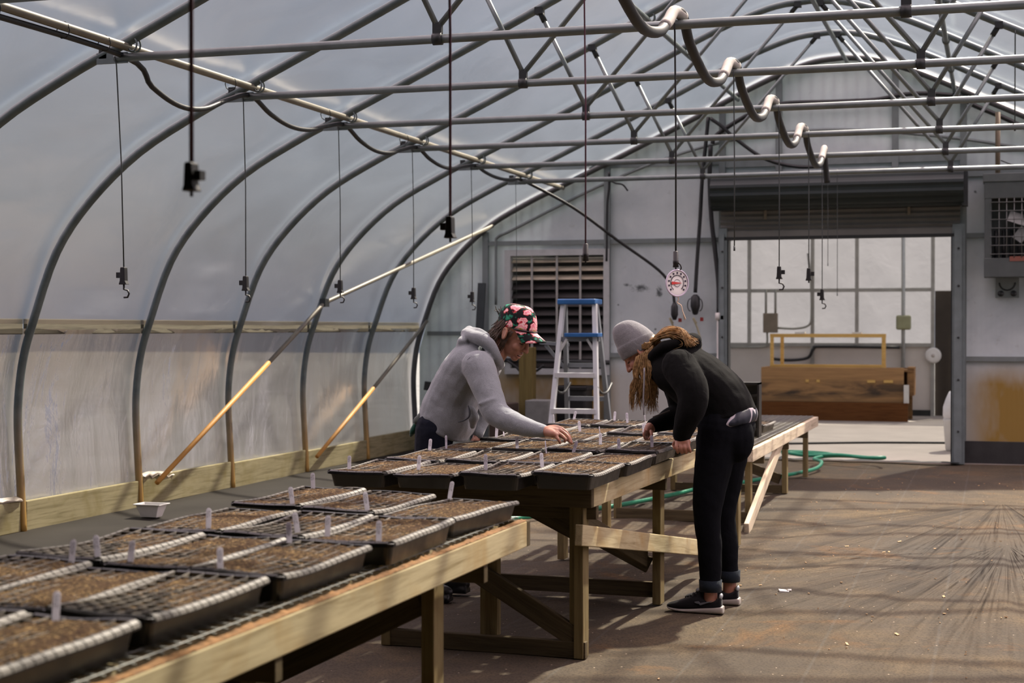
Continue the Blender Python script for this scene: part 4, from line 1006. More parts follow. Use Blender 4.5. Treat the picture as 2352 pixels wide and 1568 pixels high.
MB().bx((-2.75, 11.45, 0.0), (-1.75, 11.5, 0.08)).build('bottom_rail', M['woodx'], b3)

b2.rotation_euler.z = -0.03
b1.rotation_euler.z = -0.012
# ------------------------------------------------------------------ seed trays
TW, TL, TH_ = 0.274, 0.566, 0.082
def mk_tray_mat():
    t = NT('glossy_black_tray'); v = t.coord('Object'); n = t.noise(v, 14, 4, 0.6)
    c = t.ramp(n, [(0.35, lin((14, 14, 15))), (0.75, lin((26, 25, 24)))])
    return t.done(t.pbsdf(c, t.ramp(n, [(0.3, (0.28,) * 3), (0.7, (0.48,) * 3)]), 0, None, 0.6))
M['tray'] = mk_tray_mat()
def mk_insert_mat():
    """black plastic, the glint on its ribs painted in as patchy grey"""
    t = NT('glint_cell_insert'); v = t.coord('Object'); n = t.noise(v, 22, 5, 0.65)
    c = t.ramp(n, [(0.32, lin((48, 46, 44))), (0.55, lin((112, 107, 98))), (0.75, lin((158, 150, 136)))])
    return t.done(t.pbsdf(c, t.ramp(n, [(0.3, (0.3,) * 3), (0.75, (0.55,) * 3)]), 0, None, 0.7))
M['insert'] = mk_insert_mat()
M['rim'] = simple('glint_grey_rim', (104, 101, 95), 0.45, 0, 0.2, 25)  # sun glint along the black side rims painted in as grey
def mk_soil():
    t = NT('seed_compost'); v = t.coord('Object')
    a = t.noise(v, 105, 4, 0.75); b = t.noise(v, 16, 5, 0.65)
    c = t.ramp(a, [(0.36, lin((24, 20, 16))), (0.46, lin((54, 43, 31))), (0.56, lin((100, 80, 55))), (0.70, lin((188, 158, 112)))])
    c = t.mix(c, lin((56, 40, 30)), t.ramp(b, [(0.38, (0.75, 0.75, 0.75)), (0.6, (0, 0, 0))]))
    return t.done(t.pbsdf(c, 0.95, 0, t.bump(a, 0.9, 0.006), 0.1))
M['soil'] = mk_soil()
def warp(mb, k):
    """rims of used trays sag and lift a little"""
    def g(p):
        x, y, z = p; u = x / (TW / 2); v_ = y / (TL / 2)
        top = min(1, max(0, z / TH_))
        dz = top * (0.010 * noise.noise(V((u * 0.8 + k * 7, v_ * 0.8, k))) + [0.006, 0.010, -0.002, 0.008][k % 4] * v_ * v_ + [0.003, -0.002, 0.004, 0.002][k % 4] * u * u)
        return (x, y, z * 0.84 + dz)
    mb.v = [g(p) for p in mb.v]
    return mb
def ring(sx, sy, z, cr=0.02, seg=3):
    pts = []
    for cx_, cy_, a0 in ((sx - cr, sy - cr, 0), (-sx + cr, sy - cr, 90), (-sx + cr, -sy + cr, 180), (sx - cr, -sy + cr, 270)):
        for q in range(seg + 1):
            a = math.radians(a0 + 90 * q / seg); pts.append((cx_ + cr * math.cos(a), cy_ + cr * math.sin(a), z))
    # split the long edges so that they can bend
    out = []
    n = len(pts)
    for i in range(n):
        p, q = pts[i], pts[(i + 1) % n]; out.append(p)
        d = math.hypot(q[0] - p[0], q[1] - p[1])
        m = 10 if d > 0.3 else (5 if d > 0.1 else 1)
        for j in range(1, m): out.append(tuple(a_ + (b_ - a_) * j / m for a_, b_ in zip(p, q)))
    return out
def skin(mb, rings, cap0=True):
    n = len(rings[0]); vs = [p for r_ in rings for p in r_]
    fs = [(i * n + k, i * n + (k + 1) % n, (i + 1) * n + (k + 1) % n, (i + 1) * n + k) for i in range(len(rings) - 1) for k in range(n)]
    if cap0: fs.append(tuple(range(n)))
    mb.add(vs, fs, False)
def tray_proto(k):
    r = empty('seed_tray', (0, 0, 0))
    a, b = TW / 2, TL / 2
    mb = MB()
    skin(mb, [ring(a - 0.022, b - 0.022, 0.0), ring(a - 0.010, b - 0.010, 0.068), ring(a - 0.002, b - 0.002, 0.0705), ring(a, b, 0.069), ring(a, b, 0.058), ring(a - 0.003, b - 0.003, 0.058), ring(a - 0.004, b - 0.004, 0.066), ring(a - 0.013, b - 0.013, 0.062), ring(a - 0.025, b - 0.025, 0.004)])
    warp(mb, k).build('tray_base', M['tray'], r)
    mb = MB(); nx, ny = 6, 12
    ia, ib = a - 0.016, b - 0.016
    for i in range(nx + 1):
        x = -ia + 2 * ia * i / nx
        for j in range(ny): mb.box((x, -ib + 2 * ib * (j + 0.5) / ny, 0.0655), (0.003, 2 * ib / ny, 0.02))
    for j in range(ny + 1):
        y = -ib + 2 * ib * j / ny
        for i in range(nx): mb.box((-ia + 2 * ia * (i + 0.5) / nx, y, 0.065), (2 * ia / nx, 0.003, 0.019))
    warp(mb, k).build('cell_insert', M['insert'], r)
    for sgn in (-1, 1):                                     # turned-over rim, one rounded tooth per cell
        mb = MB()
        for j in range(16):
            y0 = -ib + 2 * ib * j / 16 + 0.0024; y1 = -ib + 2 * ib * (j + 1) / 16 - 0.0024
            prof_ = [(sgn * (ia - 0.002), 0.0765), (sgn * (ia + 0.007), 0.0775), (sgn * (ia + 0.0155), 0.073), (sgn * (ia + 0.019), 0.064), (sgn * (ia + 0.016), 0.064), (sgn * (ia + 0.0), 0.071)]
            mb.prism(prof_, y0, y1, 'y')
        warp(mb, k).build('insert_rim', M['rim'], r)
    for sgn in (-1, 1):
        mb = MB()
        for i in range(nx):
            x0 = -ia + 2 * ia * i / nx + 0.001; x1 = -ia + 2 * ia * (i + 1) / nx - 0.001
            prof_ = [(sgn * (ib - 0.002), 0.0755), (sgn * (ib + 0.008), 0.0765), (sgn * (ib + 0.016), 0.071), (sgn * (ib + 0.018), 0.06), (sgn * (ib + 0.015), 0.06), (sgn * (ib + 0.0), 0.07)]
            mb.prism(prof_, x0, x1, 'x')
        warp(mb, k).build('end_rim', M['tray'], r)
    mb = MB()
    def soil(u, w):
        x = -ia + 2 * ia * u; y = -ib + 2 * ib * w
        n1 = noise.noise(V((x * 9 + k * 5, y * 7, k * 3.1))); n2 = noise.noise(V((x * 70, y * 70, k))); n3 = noise.noise(V((x * 200, y * 200, k + 9)))
        cellx = abs(((u * nx) % 1) - 0.5) * 2; celly = abs(((w * ny) % 1) - 0.5) * 2
        e = max(cellx, celly)
        edge = min(u, 1 - u, w, 1 - w)
        lev = 0.0742 + 0.011 * n1 + [0.001, -0.0035, 0.002, -0.001][k % 4]
        if edge < 0.1: lev -= 0.006 * (1 - edge / 0.1)
        return (x, y, lev + 0.0025 * n2 + 0.0018 * n3 - 0.004 * max(0, 0.6 - e) * 0.6)
    mb.sheet(soil, 64, 128)
    warp(mb, k).build('compost', M['soil'], r)
    return r
protos = [tray_proto(k) for k in range(4)]
used_p = [False] * 4
def put(proto_i, loc, rz, label, group):
    src = protos[proto_i]
    if not used_p[proto_i]: o = src; used_p[proto_i] = True
    else: o = copy_tree(src)
    o.location = loc; o.rotation_euler = (0, 0, rz); tag(o, label, 'seed tray', group)
    return o
TZ = 0.773
RT = V((0, 0, 0))
trays = []
rowf = ['row at far end', 'second row from far end', 'third row from far end', 'fourth row from far end', 'row cut by lower frame edge']
front = {  # (near-left corner, near-right corner) measured on the bench
    (0, 0): (-2.545, 4.85), (0, 1): (-2.235, 4.76), (0, 2): (-1.91, 4.70),
    (1, 0): (-2.515, 4.20), (1, 1): (-2.205, 4.12), (1, 2): (-1.905, 4.07),
    (2, 0): (-2.52, 3.56), (2, 1): (-2.215, 3.50), (2, 2): (-1.94, 3.455),
    (3, 0): (-2.52, 2.96), (3, 1): (-2.235, 2.91), (3, 2): (-1.965, 2.87),
    (4, 1): (-2.25, 2.30), (4, 2): (-1.96, 2.265)}
cn = ['left', 'middle', 'right']
rr = random.Random(3)
for (ro, co), (x, y) in front.items():
    rz = math.radians({(0, 2): -5.5, (0, 1): -2.5, (1, 2): 1.0, (0, 0): -2}.get((ro, co), rr.uniform(-1.6, 1.2)))
    c = V((x + TW / 2, y + TL / 2, TZ))
    o = put((ro * 2 + co * 3 + ro // 2) % 4, c, rz, f'seed tray on the nearest bench, {cn[co]} column, {rowf[ro]}', 'seed trays on the nearest bench')
    trays.append((c, f'the {cn[co]} tray, {rowf[ro]}, nearest bench', o))
colx = [-2.73, -2.442, -2.154, -1.866]
coln = ['leftmost', 'second', 'third', 'aisle-side']
rowm = ['front row', 'second row', 'third row', 'fourth row', 'fifth row', 'last row']
rowy = [6.07, 6.68, 7.44, 8.05, 8.70, 9.40]
for ro in range(6):
    for co in range(4):
        x = colx[co] + 0.012 * (ro % 2) + rr.uniform(-0.002, 0.002); y = rowy[ro] + [0.0, 0.02, 0.05, 0.16][co] * (1 if ro < 2 else 0.4) + rr.uniform(-0.008, 0.008)
        c = V((x + TW / 2, y + TL / 2, TZ))
        o = put((ro * 3 + co * 2 + (co > 1)) % 4, c, math.radians(rr.uniform(-0.6, 0.3)), f'seed tray on the middle bench, {rowm[ro]}, {coln[co]} column', 'seed trays on the middle bench')
        trays.append((c, f'the {coln[co]} tray, {rowm[ro]}, middle bench', o))
c = V((-1.93, 13.0, 0.588)); o = put(1, c, math.radians(-2), 'single seed tray on the farthest bench, right beside the bent person', 'seed tray on the farthest bench')
# black crate standing on its side on the far bench
r = empty('plant_crate', (-1.86, 12.35, 0.585), 'black slatted plastic crate standing on edge on the farthest bench', 'crate')
MB().bx((-1.98, 12.3, 0.585), (-1.78, 12.34, 1.02)).build('crate_base', M['black'], r)
mb = MB()
for k in range(5):
    z = 0.62 + 0.09 * k; mb.bar((-1.97, 12.24, z), (-1.79, 12.24, z + 0.03), 0.012, 0.022)
mb.build('crate_slat', M['tray'], r)
mb = MB(); mb.bx((-1.79, 12.2, 0.585), (-1.775, 12.34, 1.02)); mb.bx((-1.985, 12.2, 0.585), (-1.97, 12.34, 1.02)); mb.bx((-1.985, 12.2, 1.005), (-1.775, 12.34, 1.02)); mb.build('crate_side', M['black'], r)

# ------------------------------------------------------------------ plant markers
def marker_proto(k):
    r = empty('plant_marker', (0, 0, 0))
    w_, h_ = 0.0082, 0.062
    poly = [(-w_ * 0.5, -0.03), (w_ * 0.5, -0.03), (w_, 0.01), (w_, h_ - 0.006)] + [(w_ * math.cos(a), h_ - 0.006 + w_ * math.sin(a)) for a in [math.pi * q / 6 for q in range(1, 6)]] + [(-w_, h_ - 0.006), (-w_, 0.01)]
    MB().prism(poly, -0.0008, 0.0008, 'y').build('marker_blade', M['tag'], r)
    mb = MB(); rq = random.Random(k)
    for ln in range(2):
        x = -0.0035 + 0.0055 * ln; z = h_ - 0.006
        for q in range(7 if k < 2 else 5):
            hh = rq.uniform(0.0018, 0.0042)
            mb.box((x + rq.uniform(-0.001, 0.001), -0.001, z - hh / 2), (rq.uniform(0.0015, 0.0036), 0.0004, hh * 0.7)); z -= hh + 0.0012
    mb.build('handwriting', M['ink'], r)
    return r
mprotos = [marker_proto(k) for k in range(3)]; mused = [False] * 3
marks = [(172, 1293, 0, 4), (210, 1290, 12, -6), (280, 1302, 0, 5), (496, 1318, -8, -3), (127, 1428, 0, 2), (478, 1215, 0, 0), (649, 1250, -6, -3), (684, 1225, 10, -9), (730, 1232, 20, 3), (861, 1250, 0, 0),
         (672, 1160, 12, -7), (736, 1120, 10, -2), (844, 1173, 8, -8), (1050, 1140, -14, 9),
         (802, 1080, 0, 0), (961, 1079, 0, 4), (1107, 1076, 0, -2), (1256, 1073, 0, -4), (997, 1034, 20, 6), (1017, 1030, 62, 3), (1179, 1034, 5, -2), (1267, 1038, 80, -4), (1318, 1038, 0, 16), (1379, 1022, -10, 0), (1414, 1038, 0, -3), (1498, 1028, 5, -3),
         (1131, 1003, 0, 3), (1139, 999, 75, -5), (1262, 974, 82, -4), (1332, 991, 8, -5), (1356, 957, 0, 12), (1369, 1005, 80, -4), (1416, 962, 10, 5), (1441, 970, 0, -4), (1470, 976, 82, 0), (1474, 999, 6, -4)]
seen_l = {}
spots = []
for (px, py, rz, lean) in marks:
    p = PZ(px, py, TZ + 0.062)
    best = min(trays, key=lambda t_: max(abs(t_[0].x - p.x) / TW, abs(t_[0].y - p.y) / TL))
    spots.append((px, p, rz, lean, best[1])); seen_l.setdefault(best[1], []).append(px)
HELD = None
for i, (px, p, rz, lean, nm) in enumerate(spots):
    grp = sorted(seen_l[nm]); q = ''
    if len(grp) > 1: q = ', left one' if px == grp[0] else (', right one' if px == grp[-1] else ', middle one')
    k = i % 3
    o = mprotos[k] if not mused[k] else copy_tree(mprotos[k]); mused[k] = True
    bt = min(trays, key=lambda t_: max(abs(t_[0].x - p.x) / TW, abs(t_[0].y - p.y) / TL))[0]
    p.x = max(bt.x - TW / 2 + 0.03, min(bt.x + TW / 2 - 0.03, p.x)); p.y = max(bt.y - TL / 2 + 0.03, min(bt.y + TL / 2 - 0.03, p.y))
    o.location = p; o.rotation_euler = (math.radians(-4), math.radians(lean), math.radians(rz + 10))
    lab = f'white plant marker in {nm}{q}'
    if px == 1318: lab = 'tilted white plant marker pinched by the fingers of the left person'; HELD = o
    tag(o, lab, 'plant marker', 'handwritten plant markers')

# chips and bits on the floor
mb = MB(); rc = random.Random(11)
for k in range(260):
    x = rc.uniform(-1.5, 1.9); y = rc.uniform(5.2, 15.5)
    if -1.75 < x < -1.15 and 7.4 < y < 8.4: continue
    s_ = rc.choice([0.004, 0.005, 0.006, 0.008, 0.012]) 
    rot = Euler((rc.uniform(-.3, .3), rc.uniform(-.3, .3), rc.uniform(0, 3.1))).to_matrix()
    mb.box((x, y, gz(x, y) - 0.001), (s_ * rc.uniform(0.8, 2.2), s_, 0.004), rot)
o = mb.build('wood_chips', simple('pale_wood_chips', (178, 150, 112), 0.9, 0, 0.4, 3), kind='stuff'); tag(o, 'small pale wood chips scattered over the aisle floor', 'wood chips')
p = PZ(1800, 1357, 0.012); mb = MB(); mb.box((0, 0, 0), (0.055, 0.03, 0.012), Euler((0.2, 0.1, 0.4)).to_matrix()); mb.box((0.02, 0.02, 0.002), (0.03, 0.03, 0.01), Euler((-0.3, 0.1, 1.0)).to_matrix())
o = mb.build('paper_scrap', M['white'], bevel=0.002); o.location = p; tag(o, 'white scrap on the aisle floor to the right of the shoes', 'scrap')
# ------------------------------------------------------------------ people
def fuse(mb, voxel, it=6, fac=0.5):
    """closed shapes run together into one continuous skin"""
    me = mb.mesh('fuse'); o = bpy.data.objects.new('fuse', me); COL.objects.link(o)
    m = o.modifiers.new('r', 'REMESH'); m.mode = 'VOXEL'; m.voxel_size = voxel; m.use_smooth_shade = True
    s = o.modifiers.new('s', 'SMOOTH'); s.iterations = it; s.factor = fac
    dg = bpy.context.evaluated_depsgraph_get(); dg.update()
    res = bpy.data.meshes.new_from_object(o.evaluated_get(dg), preserve_all_data_layers=False, depsgraph=dg)
    bpy.data.objects.remove(o)
    for p in res.polygons: p.use_smooth = True
    return res
def skin_obj(name, me, mat, parent=None, origin=(0, 0, 0), label=None, disp=None):
    off = V(wloc(parent)) if parent else V(origin)
    if disp:
        nn = [tuple(v.normal) for v in me.vertices]
        for v, n in zip(me.vertices, nn): v.co = v.co + V(n) * disp(v.co)
    me.transform(Matrix.Translation(-off))
    me.name = name
    o = bpy.data.objects.new(name, me)
    if parent: o.parent = parent
    else: o.location = off
    me.materials.clear()
    for m in (mat if isinstance(mat, (list, tuple)) else [mat]): me.materials.append(m)
    COL.objects.link(o)
    if label: o['label'] = label
    return o
def limb(mb, pts, rs, seg=14, n=5):
    P_ = spline(pts, n); R2 = [r.x for r in spline([(r, 0, 0) for r in rs], n)]
    mb.tube(P_, R2, seg)
    mb.ell(pts[0], (rs[0],) * 3, None, 12, 8); mb.ell(pts[-1], (rs[-1],) * 3, None, 12, 8)
def loft(mb, secs, seg=22, n=4, pw=2.4):
    """secs: (back point, front point, half width across); closed superellipse tube"""
    A = spline([s[0] for s in secs], n); B = spline([s[1] for s in secs], n); W = [q.x for q in spline([(s[2], 0, 0) for s in secs], n)]
    ax = secs[0][3] if len(secs[0]) > 3 else V((0, 1, 0))
    rings = []
    for a, b, w in zip(A, B, W):
        c = (a + b) / 2; h = (b - a) / 2; rg = []
        for k in range(seg):
            t = 2 * math.pi * k / seg; ct, st = math.cos(t), math.sin(t)
            x = math.copysign(abs(ct) ** (2 / pw), ct); y = math.copysign(abs(st) ** (2 / pw), st)
            rg.append(c + h * x + ax * w * y)
        rings.append(rg)
    vs = [p for r_ in rings for p in r_]; N = len(rings)
    fs = [(i * seg + k, i * seg + (k + 1) % seg, (i + 1) * seg + (k + 1) % seg, (i + 1) * seg + k) for i in range(N - 1) for k in range(seg)]
    fs += [tuple(range(seg))[::-1], tuple(range((N - 1) * seg, N * seg))]
    mb.add(vs, fs, True)

def mk_skin(name, rgb):
    t = NT(name); v = t.coord('Object'); n = t.noise(v, 30, 4)
    c = lin(rgb)
    col = t.ramp(n, [(0.3, tuple(q * 0.88 for q in c[:3])), (0.7, tuple(min(1, q * 1.08) for q in c[:3]))])
    p = t.n('ShaderNodeBsdfPrincipled'); t.l(col, p.inputs['Base Color']); p.inputs['Roughness'].default_value = 0.5
    p.inputs['Subsurface Weight'].default_value = 0.15; p.inputs['Subsurface Radius'].default_value = (0.02, 0.008, 0.004); p.inputs['Subsurface Scale'].default_value = 0.3
    t.l(t.bump(t.noise(v, 220, 2), 0.1, 0.001), p.inputs['Normal'])
    return t.done(p.outputs[0])
def mk_cloth(name, rgb, fleck=0.12, sheen=0.3, scale=260, rough=0.9):
    t = NT(name); v = t.coord('Object'); f = t.noise(v, scale, 2, 0.7); g = t.noise(v, 6, 4); c = lin(rgb)
    a = t.ramp(f, [(0.35, tuple(q * (1 - fleck) for q in c[:3])), (0.65, tuple(min(1, q * (1 + fleck)) for q in c[:3]))])
    a = t.mix(a, tuple(q * 0.8 for q in c[:3]) + (1,), t.ramp(g, [(0.4, (0.4,) * 3), (0.6, (0,) * 3)]))
    nm = t.bump(f, 0.25, 0.002, t.bump(t.noise(t.coord('Object', (1, 1, 1)), 16, 3, 0.5, 0.8), 0.35, 0.012))
    return t.done(t.pbsdf(a, rough, 0, nm, 0.06, sheen))
M['skin'] = mk_skin('skin', (160, 114, 94)); M['skin2'] = mk_skin('skin_fair', (164, 115, 95))
M['hoodie'] = mk_cloth('grey_marl_fleece', (128, 134, 139), 0.28, 0.3, 420)
M['hoodie_k'] = mk_cloth('black_fleece', (16, 17, 17), 0.15, 0.02)
M['denim'] = mk_cloth('dark_denim', (24, 28, 38), 0.2, 0.05, 300)
M['denim_k'] = mk_cloth('black_denim', (15, 17, 21), 0.2, 0.0, 300)
M['denim_in'] = mk_cloth('denim_reverse', (32, 39, 47), 0.2, 0.1, 300)
M['beanie'] = mk_cloth('grey_knit', (112, 113, 116), 0.15, 0.25, 180)
def mk_hair(name, a, b, glow=0.3):
    t = NT(name); v = t.coord('Object'); n = t.noise(v, 60, 3, 0.6)
    c = t.ramp(n, [(0.3, lin(a)), (0.7, lin(b))])
    p = t.pbsdf(c, 0.42, 0, None, 0.4); tr = t.n('ShaderNodeBsdfTranslucent'); t.l(c, tr.inputs['Color'])
    m = t.n('ShaderNodeMixShader'); m.inputs[0].default_value = glow; t.l(p, m.inputs[1]); t.l(tr.outputs[0], m.inputs[2])
    return t.done(m.outputs[0])
M['hair_b'] = mk_hair('brown_hair', (48, 36, 28), (84, 64, 48), 0.15)
M['hair_l'] = mk_hair('dark_blond_hair', (122, 92, 58), (206, 170, 116), 0.42)
def mk_floral():
    """large pink and white blossoms and green leaves on black"""
    t = NT('floral_cap_cloth'); v = t.coord('Object'); nz = t.n('ShaderNodeTexNoise'); nz.inputs['Scale'].default_value = 26
    t.l(v, nz.inputs['Vector'])
    add = t.n('ShaderNodeVectorMath'); add.operation = 'MULTIPLY_ADD'; t.l(nz.outputs['Color'], add.inputs[0]); add.inputs[1].default_value = (0.06, 0.06, 0.06); t.l(v, add.inputs[2])
    vo = t.n('ShaderNodeTexVoronoi'); vo.inputs['Scale'].default_value = 13.5; t.l(add.outputs[0], vo.inputs['Vector'])
    vl = t.n('ShaderNodeTexVoronoi'); vl.inputs['Scale'].default_value = 26; vl.feature = 'DISTANCE_TO_EDGE'; t.l(add.outputs[0], vl.inputs['Vector'])
    leaf = t.ramp(vl.outputs['Distance'], [(0.10, lin((12, 16, 18))), (0.16, lin((20, 84, 66))), (0.35, lin((44, 140, 110)))])
    lm = t.noise(v, 20, 2)
    base = t.mix(lin((14, 15, 18)), leaf, t.ramp(lm, [(0.44, (0, 0, 0)), (0.5, (1, 1, 1))]))
    fl = t.ramp(vo.outputs['Distance'], [(0.08, lin((220, 160, 50))), (0.2, lin((236, 196, 190))), (0.32, lin((230, 120, 140))), (0.38, lin((240, 206, 206))), (0.44, lin((200, 48, 66)))])
    m = t.ramp(vo.outputs['Distance'], [(0.44, (1, 1, 1)), (0.47, (0, 0, 0))])
    nrm = t.bump(t.noise(v, 300, 2), 0.2, 0.001)
    return t.done(t.pbsdf(t.mix(base, fl, m), 0.8, 0, nrm, 0.25))
M['floral'] = mk_floral()
M['lash'] = simple('dark_brow', (40, 28, 22), 0.8)
M['mouth'] = simple('mouth_inside', (92, 40, 38), 0.6)
M['teeth'] = simple('teeth', (214, 206, 196), 0.4)

def head_frame(c, fdir, yaw, pitch, roll=0.0):
    """columns forward, left, up"""
    f = V((fdir * math.cos(pitch), 0, -math.sin(pitch)))
    f = Matrix.Rotation(yaw, 3, 'Z') @ f
    l = V((0, 0, 1)).cross(f).normalized(); u = f.cross(l).normalized()
    m = Matrix((f, l, u)).transposed()
    return m @ Matrix.Rotation(roll, 3, 'X')
def head_shapes(mb, c, m, smile=False):
    g = lambda x, y, z: c + m @ V((x, y, z))
    mb.ell(g(-0.012, 0, 0.032), (0.094, 0.075, 0.098), m, 24, 16)
    mb.ell(g(0.034, 0, -0.025), (0.062, 0.059, 0.09), m, 20, 14)
    mb.ell(g(0.026, 0, -0.07), (0.058, 0.053, 0.042), m, 18, 10)
    mb.ell(g(0.073, 0, -0.099), (0.021, 0.023, 0.019), m, 12, 8)
    mb.ell(g(0.012, 0, -0.055), (0.05, 0.061, 0.038), m, 14, 10)
    mb.ell(g(0.066, 0, 0.05), (0.026, 0.05, 0.034), m, 14, 10)
    limb(mb, [g(0.090, 0, 0.018), g(0.104, 0, -0.008), g(0.116, 0, -0.032)], [0.009, 0.0105, 0.0125], 10, 3)
    for s in (-1, 1):
        limb(mb, [g(0.090, s * 0.010, 0.024), g(0.084, s * 0.032, 0.028), g(0.066, s * 0.05, 0.018)], [0.011, 0.011, 0.010], 8, 3)
        mb.ell(g(0.103, s * 0.012, -0.034), (0.012, 0.009, 0.009), m, 8, 6)
        mb.ell(g(0.068, s * 0.036, -0.030), (0.026, 0.024, 0.026), m, 12, 8)
        mb.ell(g(0.0745, s * 0.032, 0.004), (0.0155, 0.0165, 0.0135), m, 10, 8)
        e = m @ Matrix.Rotation(-0.25, 3, 'Y') @ Matrix.Rotation(s * 0.35, 3, 'Z')
        mb.ell(g(-0.012, s * 0.076, -0.004), (0.021, 0.008, 0.034), e, 12, 8)
        mb.tube([g(-0.012, s * 0.083, 0) + e @ V((0.019 * math.cos(a), 0, 0.031 * math.sin(a))) for a in [k * math.pi / 6 - 1.0 for k in range(9)]], 0.0055, 6)
    w = 0.026 if smile else 0.02
    limb(mb, [g(0.080, -w, -0.062), g(0.097, -w * 0.4, -0.060), g(0.099, 0, -0.061), g(0.097, w * 0.4, -0.060), g(0.080, w, -0.062)], [0.005, 0.007, 0.0065, 0.007, 0.005], 8, 3)
    dz = -0.083 if smile else -0.074
    limb(mb, [g(0.078, -w, -0.066), g(0.092, -w * 0.4, dz), g(0.094, 0, dz), g(0.092, w * 0.4, dz), g(0.078, w, -0.066)], [0.005, 0.007, 0.0075, 0.007, 0.005], 8, 3)
def face_parts(root, c, m, smile=False):
    g = lambda x, y, z: c + m @ V((x, y, z))
    for s in (-1, 1):
        mb = MB(); limb(mb, [g(0.098, s * 0.012, 0.034), g(0.094, s * 0.032, 0.039), g(0.076, s * 0.052, 0.030)], [0.003, 0.004, 0.002], 6, 3); mb.build('eyebrow', M['lash'], root)
        mb = MB(); limb(mb, [g(0.0865, s * 0.019, -0.001), g(0.0905, s * 0.031, -0.004), g(0.080, s * 0.047, -0.002)], [0.002, 0.0032, 0.002], 6, 3); mb.build('eyelash', M['lash'], root)
    if smile:
        MB().ell(g(0.0875, 0, -0.0715), (0.0135, 0.023, 0.0075), m, 12, 8).build('mouth', M['mouth'], root)
        MB().ell(g(0.0895, 0, -0.0685), (0.0125, 0.019, 0.004), m, 12, 8).build('teeth', M['teeth'], root)

def fingers(mb, chains, r=0.0088):
    for ch in chains:
        n = len(ch); limb(mb, ch, [r * (1.08 - 0.22 * i / (n - 1)) for i in range(n)], 10, 4)

# ---- person at the left: grey hoodie, floral cap
YA = 7.85
hA = P(1180, 768, YA); mA = head_frame(hA, 1, math.radians(-14), math.radians(34))
YH = 7.42
shoA = [P(1098, 842, 7.68), P(1119, 893, 7.62), P(1140, 948, 7.56), P(1192, 976, 7.50), P(1246, 990, 7.45)]
farA = [P(1108, 850, 8.06), P(1112, 900, 8.10), P(1106, 945, 8.12), P(1100, 972, 8.10), P(1098, 994, 8.06)]
legA = [[P(998, 985, YA + s * 0.1), P(990, 1090, YA + s * 0.11), P(986, 1195, YA + s * 0.12), P(978, 1300, YA + s * 0.13), V((P(984, 1300, YA).x - 0.02, YA + s * 0.14, 0.09))] for s in (-1, 1)]
rA = (P(1010, 980, YA).x, YA, 0.0)
mb = MB(); head_shapes(mb, hA, mA, True)
gA = lambda x, y, z: hA + mA @ V((x, y, z))
limb(mb, [gA(-0.025, 0, -0.05), P(1142, 808, YA), P(1122, 832, YA)], [0.056, 0.058, 0.075])
loft(mb, [(P(978, 955, YA), P(1060, 1000, YA), 0.14), (P(990, 915, YA), P(1072, 960, YA), 0.14), (P(1026, 845, YA), P(1125, 875, YA), 0.165), (P(1046, 815, YA), P(1132, 840, YA), 0.16), (P(1075, 800, YA), P(1132, 815, YA), 0.09)])
limb(mb, shoA, [0.05, 0.047, 0.042, 0.037, 0.028]); limb(mb, farA, [0.05, 0.046, 0.042, 0.037, 0.028])
for L_ in legA: limb(mb, L_, [0.085, 0.08, 0.058, 0.05, 0.04]); mb.ell(L_[-1] + V((0.07, 0, -0.045)), (0.12, 0.045, 0.045))
# reaching right hand, pinching the marker
Hn = lambda px, py, dy: P(px, py, YH + dy)
limb(mb, [Hn(1250, 990, 0.03), Hn(1262, 991, 0.02), Hn(1276, 993, 0.02)], [0.026, 0.028, 0.026])
limb(mb, [Hn(1262, 985, 0.04), Hn(1277, 984, 0.045), Hn(1290, 986, 0.045)], [0.02, 0.02, 0.014])
limb(mb, [Hn(1260, 992, 0.0), Hn(1270, 996, -0.02), Hn(1277, 999, -0.025)], [0.022, 0.02, 0.014])
fingers(mb, [[Hn(1290, 984, 0.045), Hn(1301, 992, 0.04), Hn(1309, 1004, 0.025), Hn(1313, 1017, 0.008)],
             [Hn(1286, 987, 0.02), Hn(1298, 995, 0.008), Hn(1306, 1004, 0.0), Hn(1309, 1015, -0.006)],
             [Hn(1281, 993, -0.005), Hn(1291, 1000, -0.018), Hn(1298, 1008, -0.02), Hn(1297, 1014, -0.012)],
             [Hn(1275, 999, -0.025), Hn(1281, 1007, -0.034), Hn(1285, 1013, -0.032), Hn(1286, 1017, -0.024)],
             [Hn(1268, 994, 0.06), Hn(1285, 1000, 0.075), Hn(1300, 1008, 0.055), Hn(1313, 1017, 0.026)]], 0.0088)
# far hand resting beside the tray
b = farA[-1]
mb.ell(b + V((-0.01, 0, -0.04)), (0.022, 0.04, 0.042))
fingers(mb, [[b + V((-0.01, 0.03 - 0.02 * k, -0.065)), b + V((-0.008, 0.033 - 0.022 * k, -0.09)), b + V((-0.026, 0.033 - 0.022 * k, -0.112 - 0.004 * k % 2))] for k in range(4)] + [[b + V((-0.015, -0.04, -0.03)), b + V((-0.025, -0.055, -0.055)), b + V((-0.03, -0.055, -0.08))]], 0.0085)
pA = skin_obj('person', fuse(mb, 0.0042, 3), M['skin'], None, rA)
tag(pA, 'person in grey hoodie and floral cap leaning over the middle bench, reaching out a hand', 'person')
face_parts(pA, hA, mA, True)
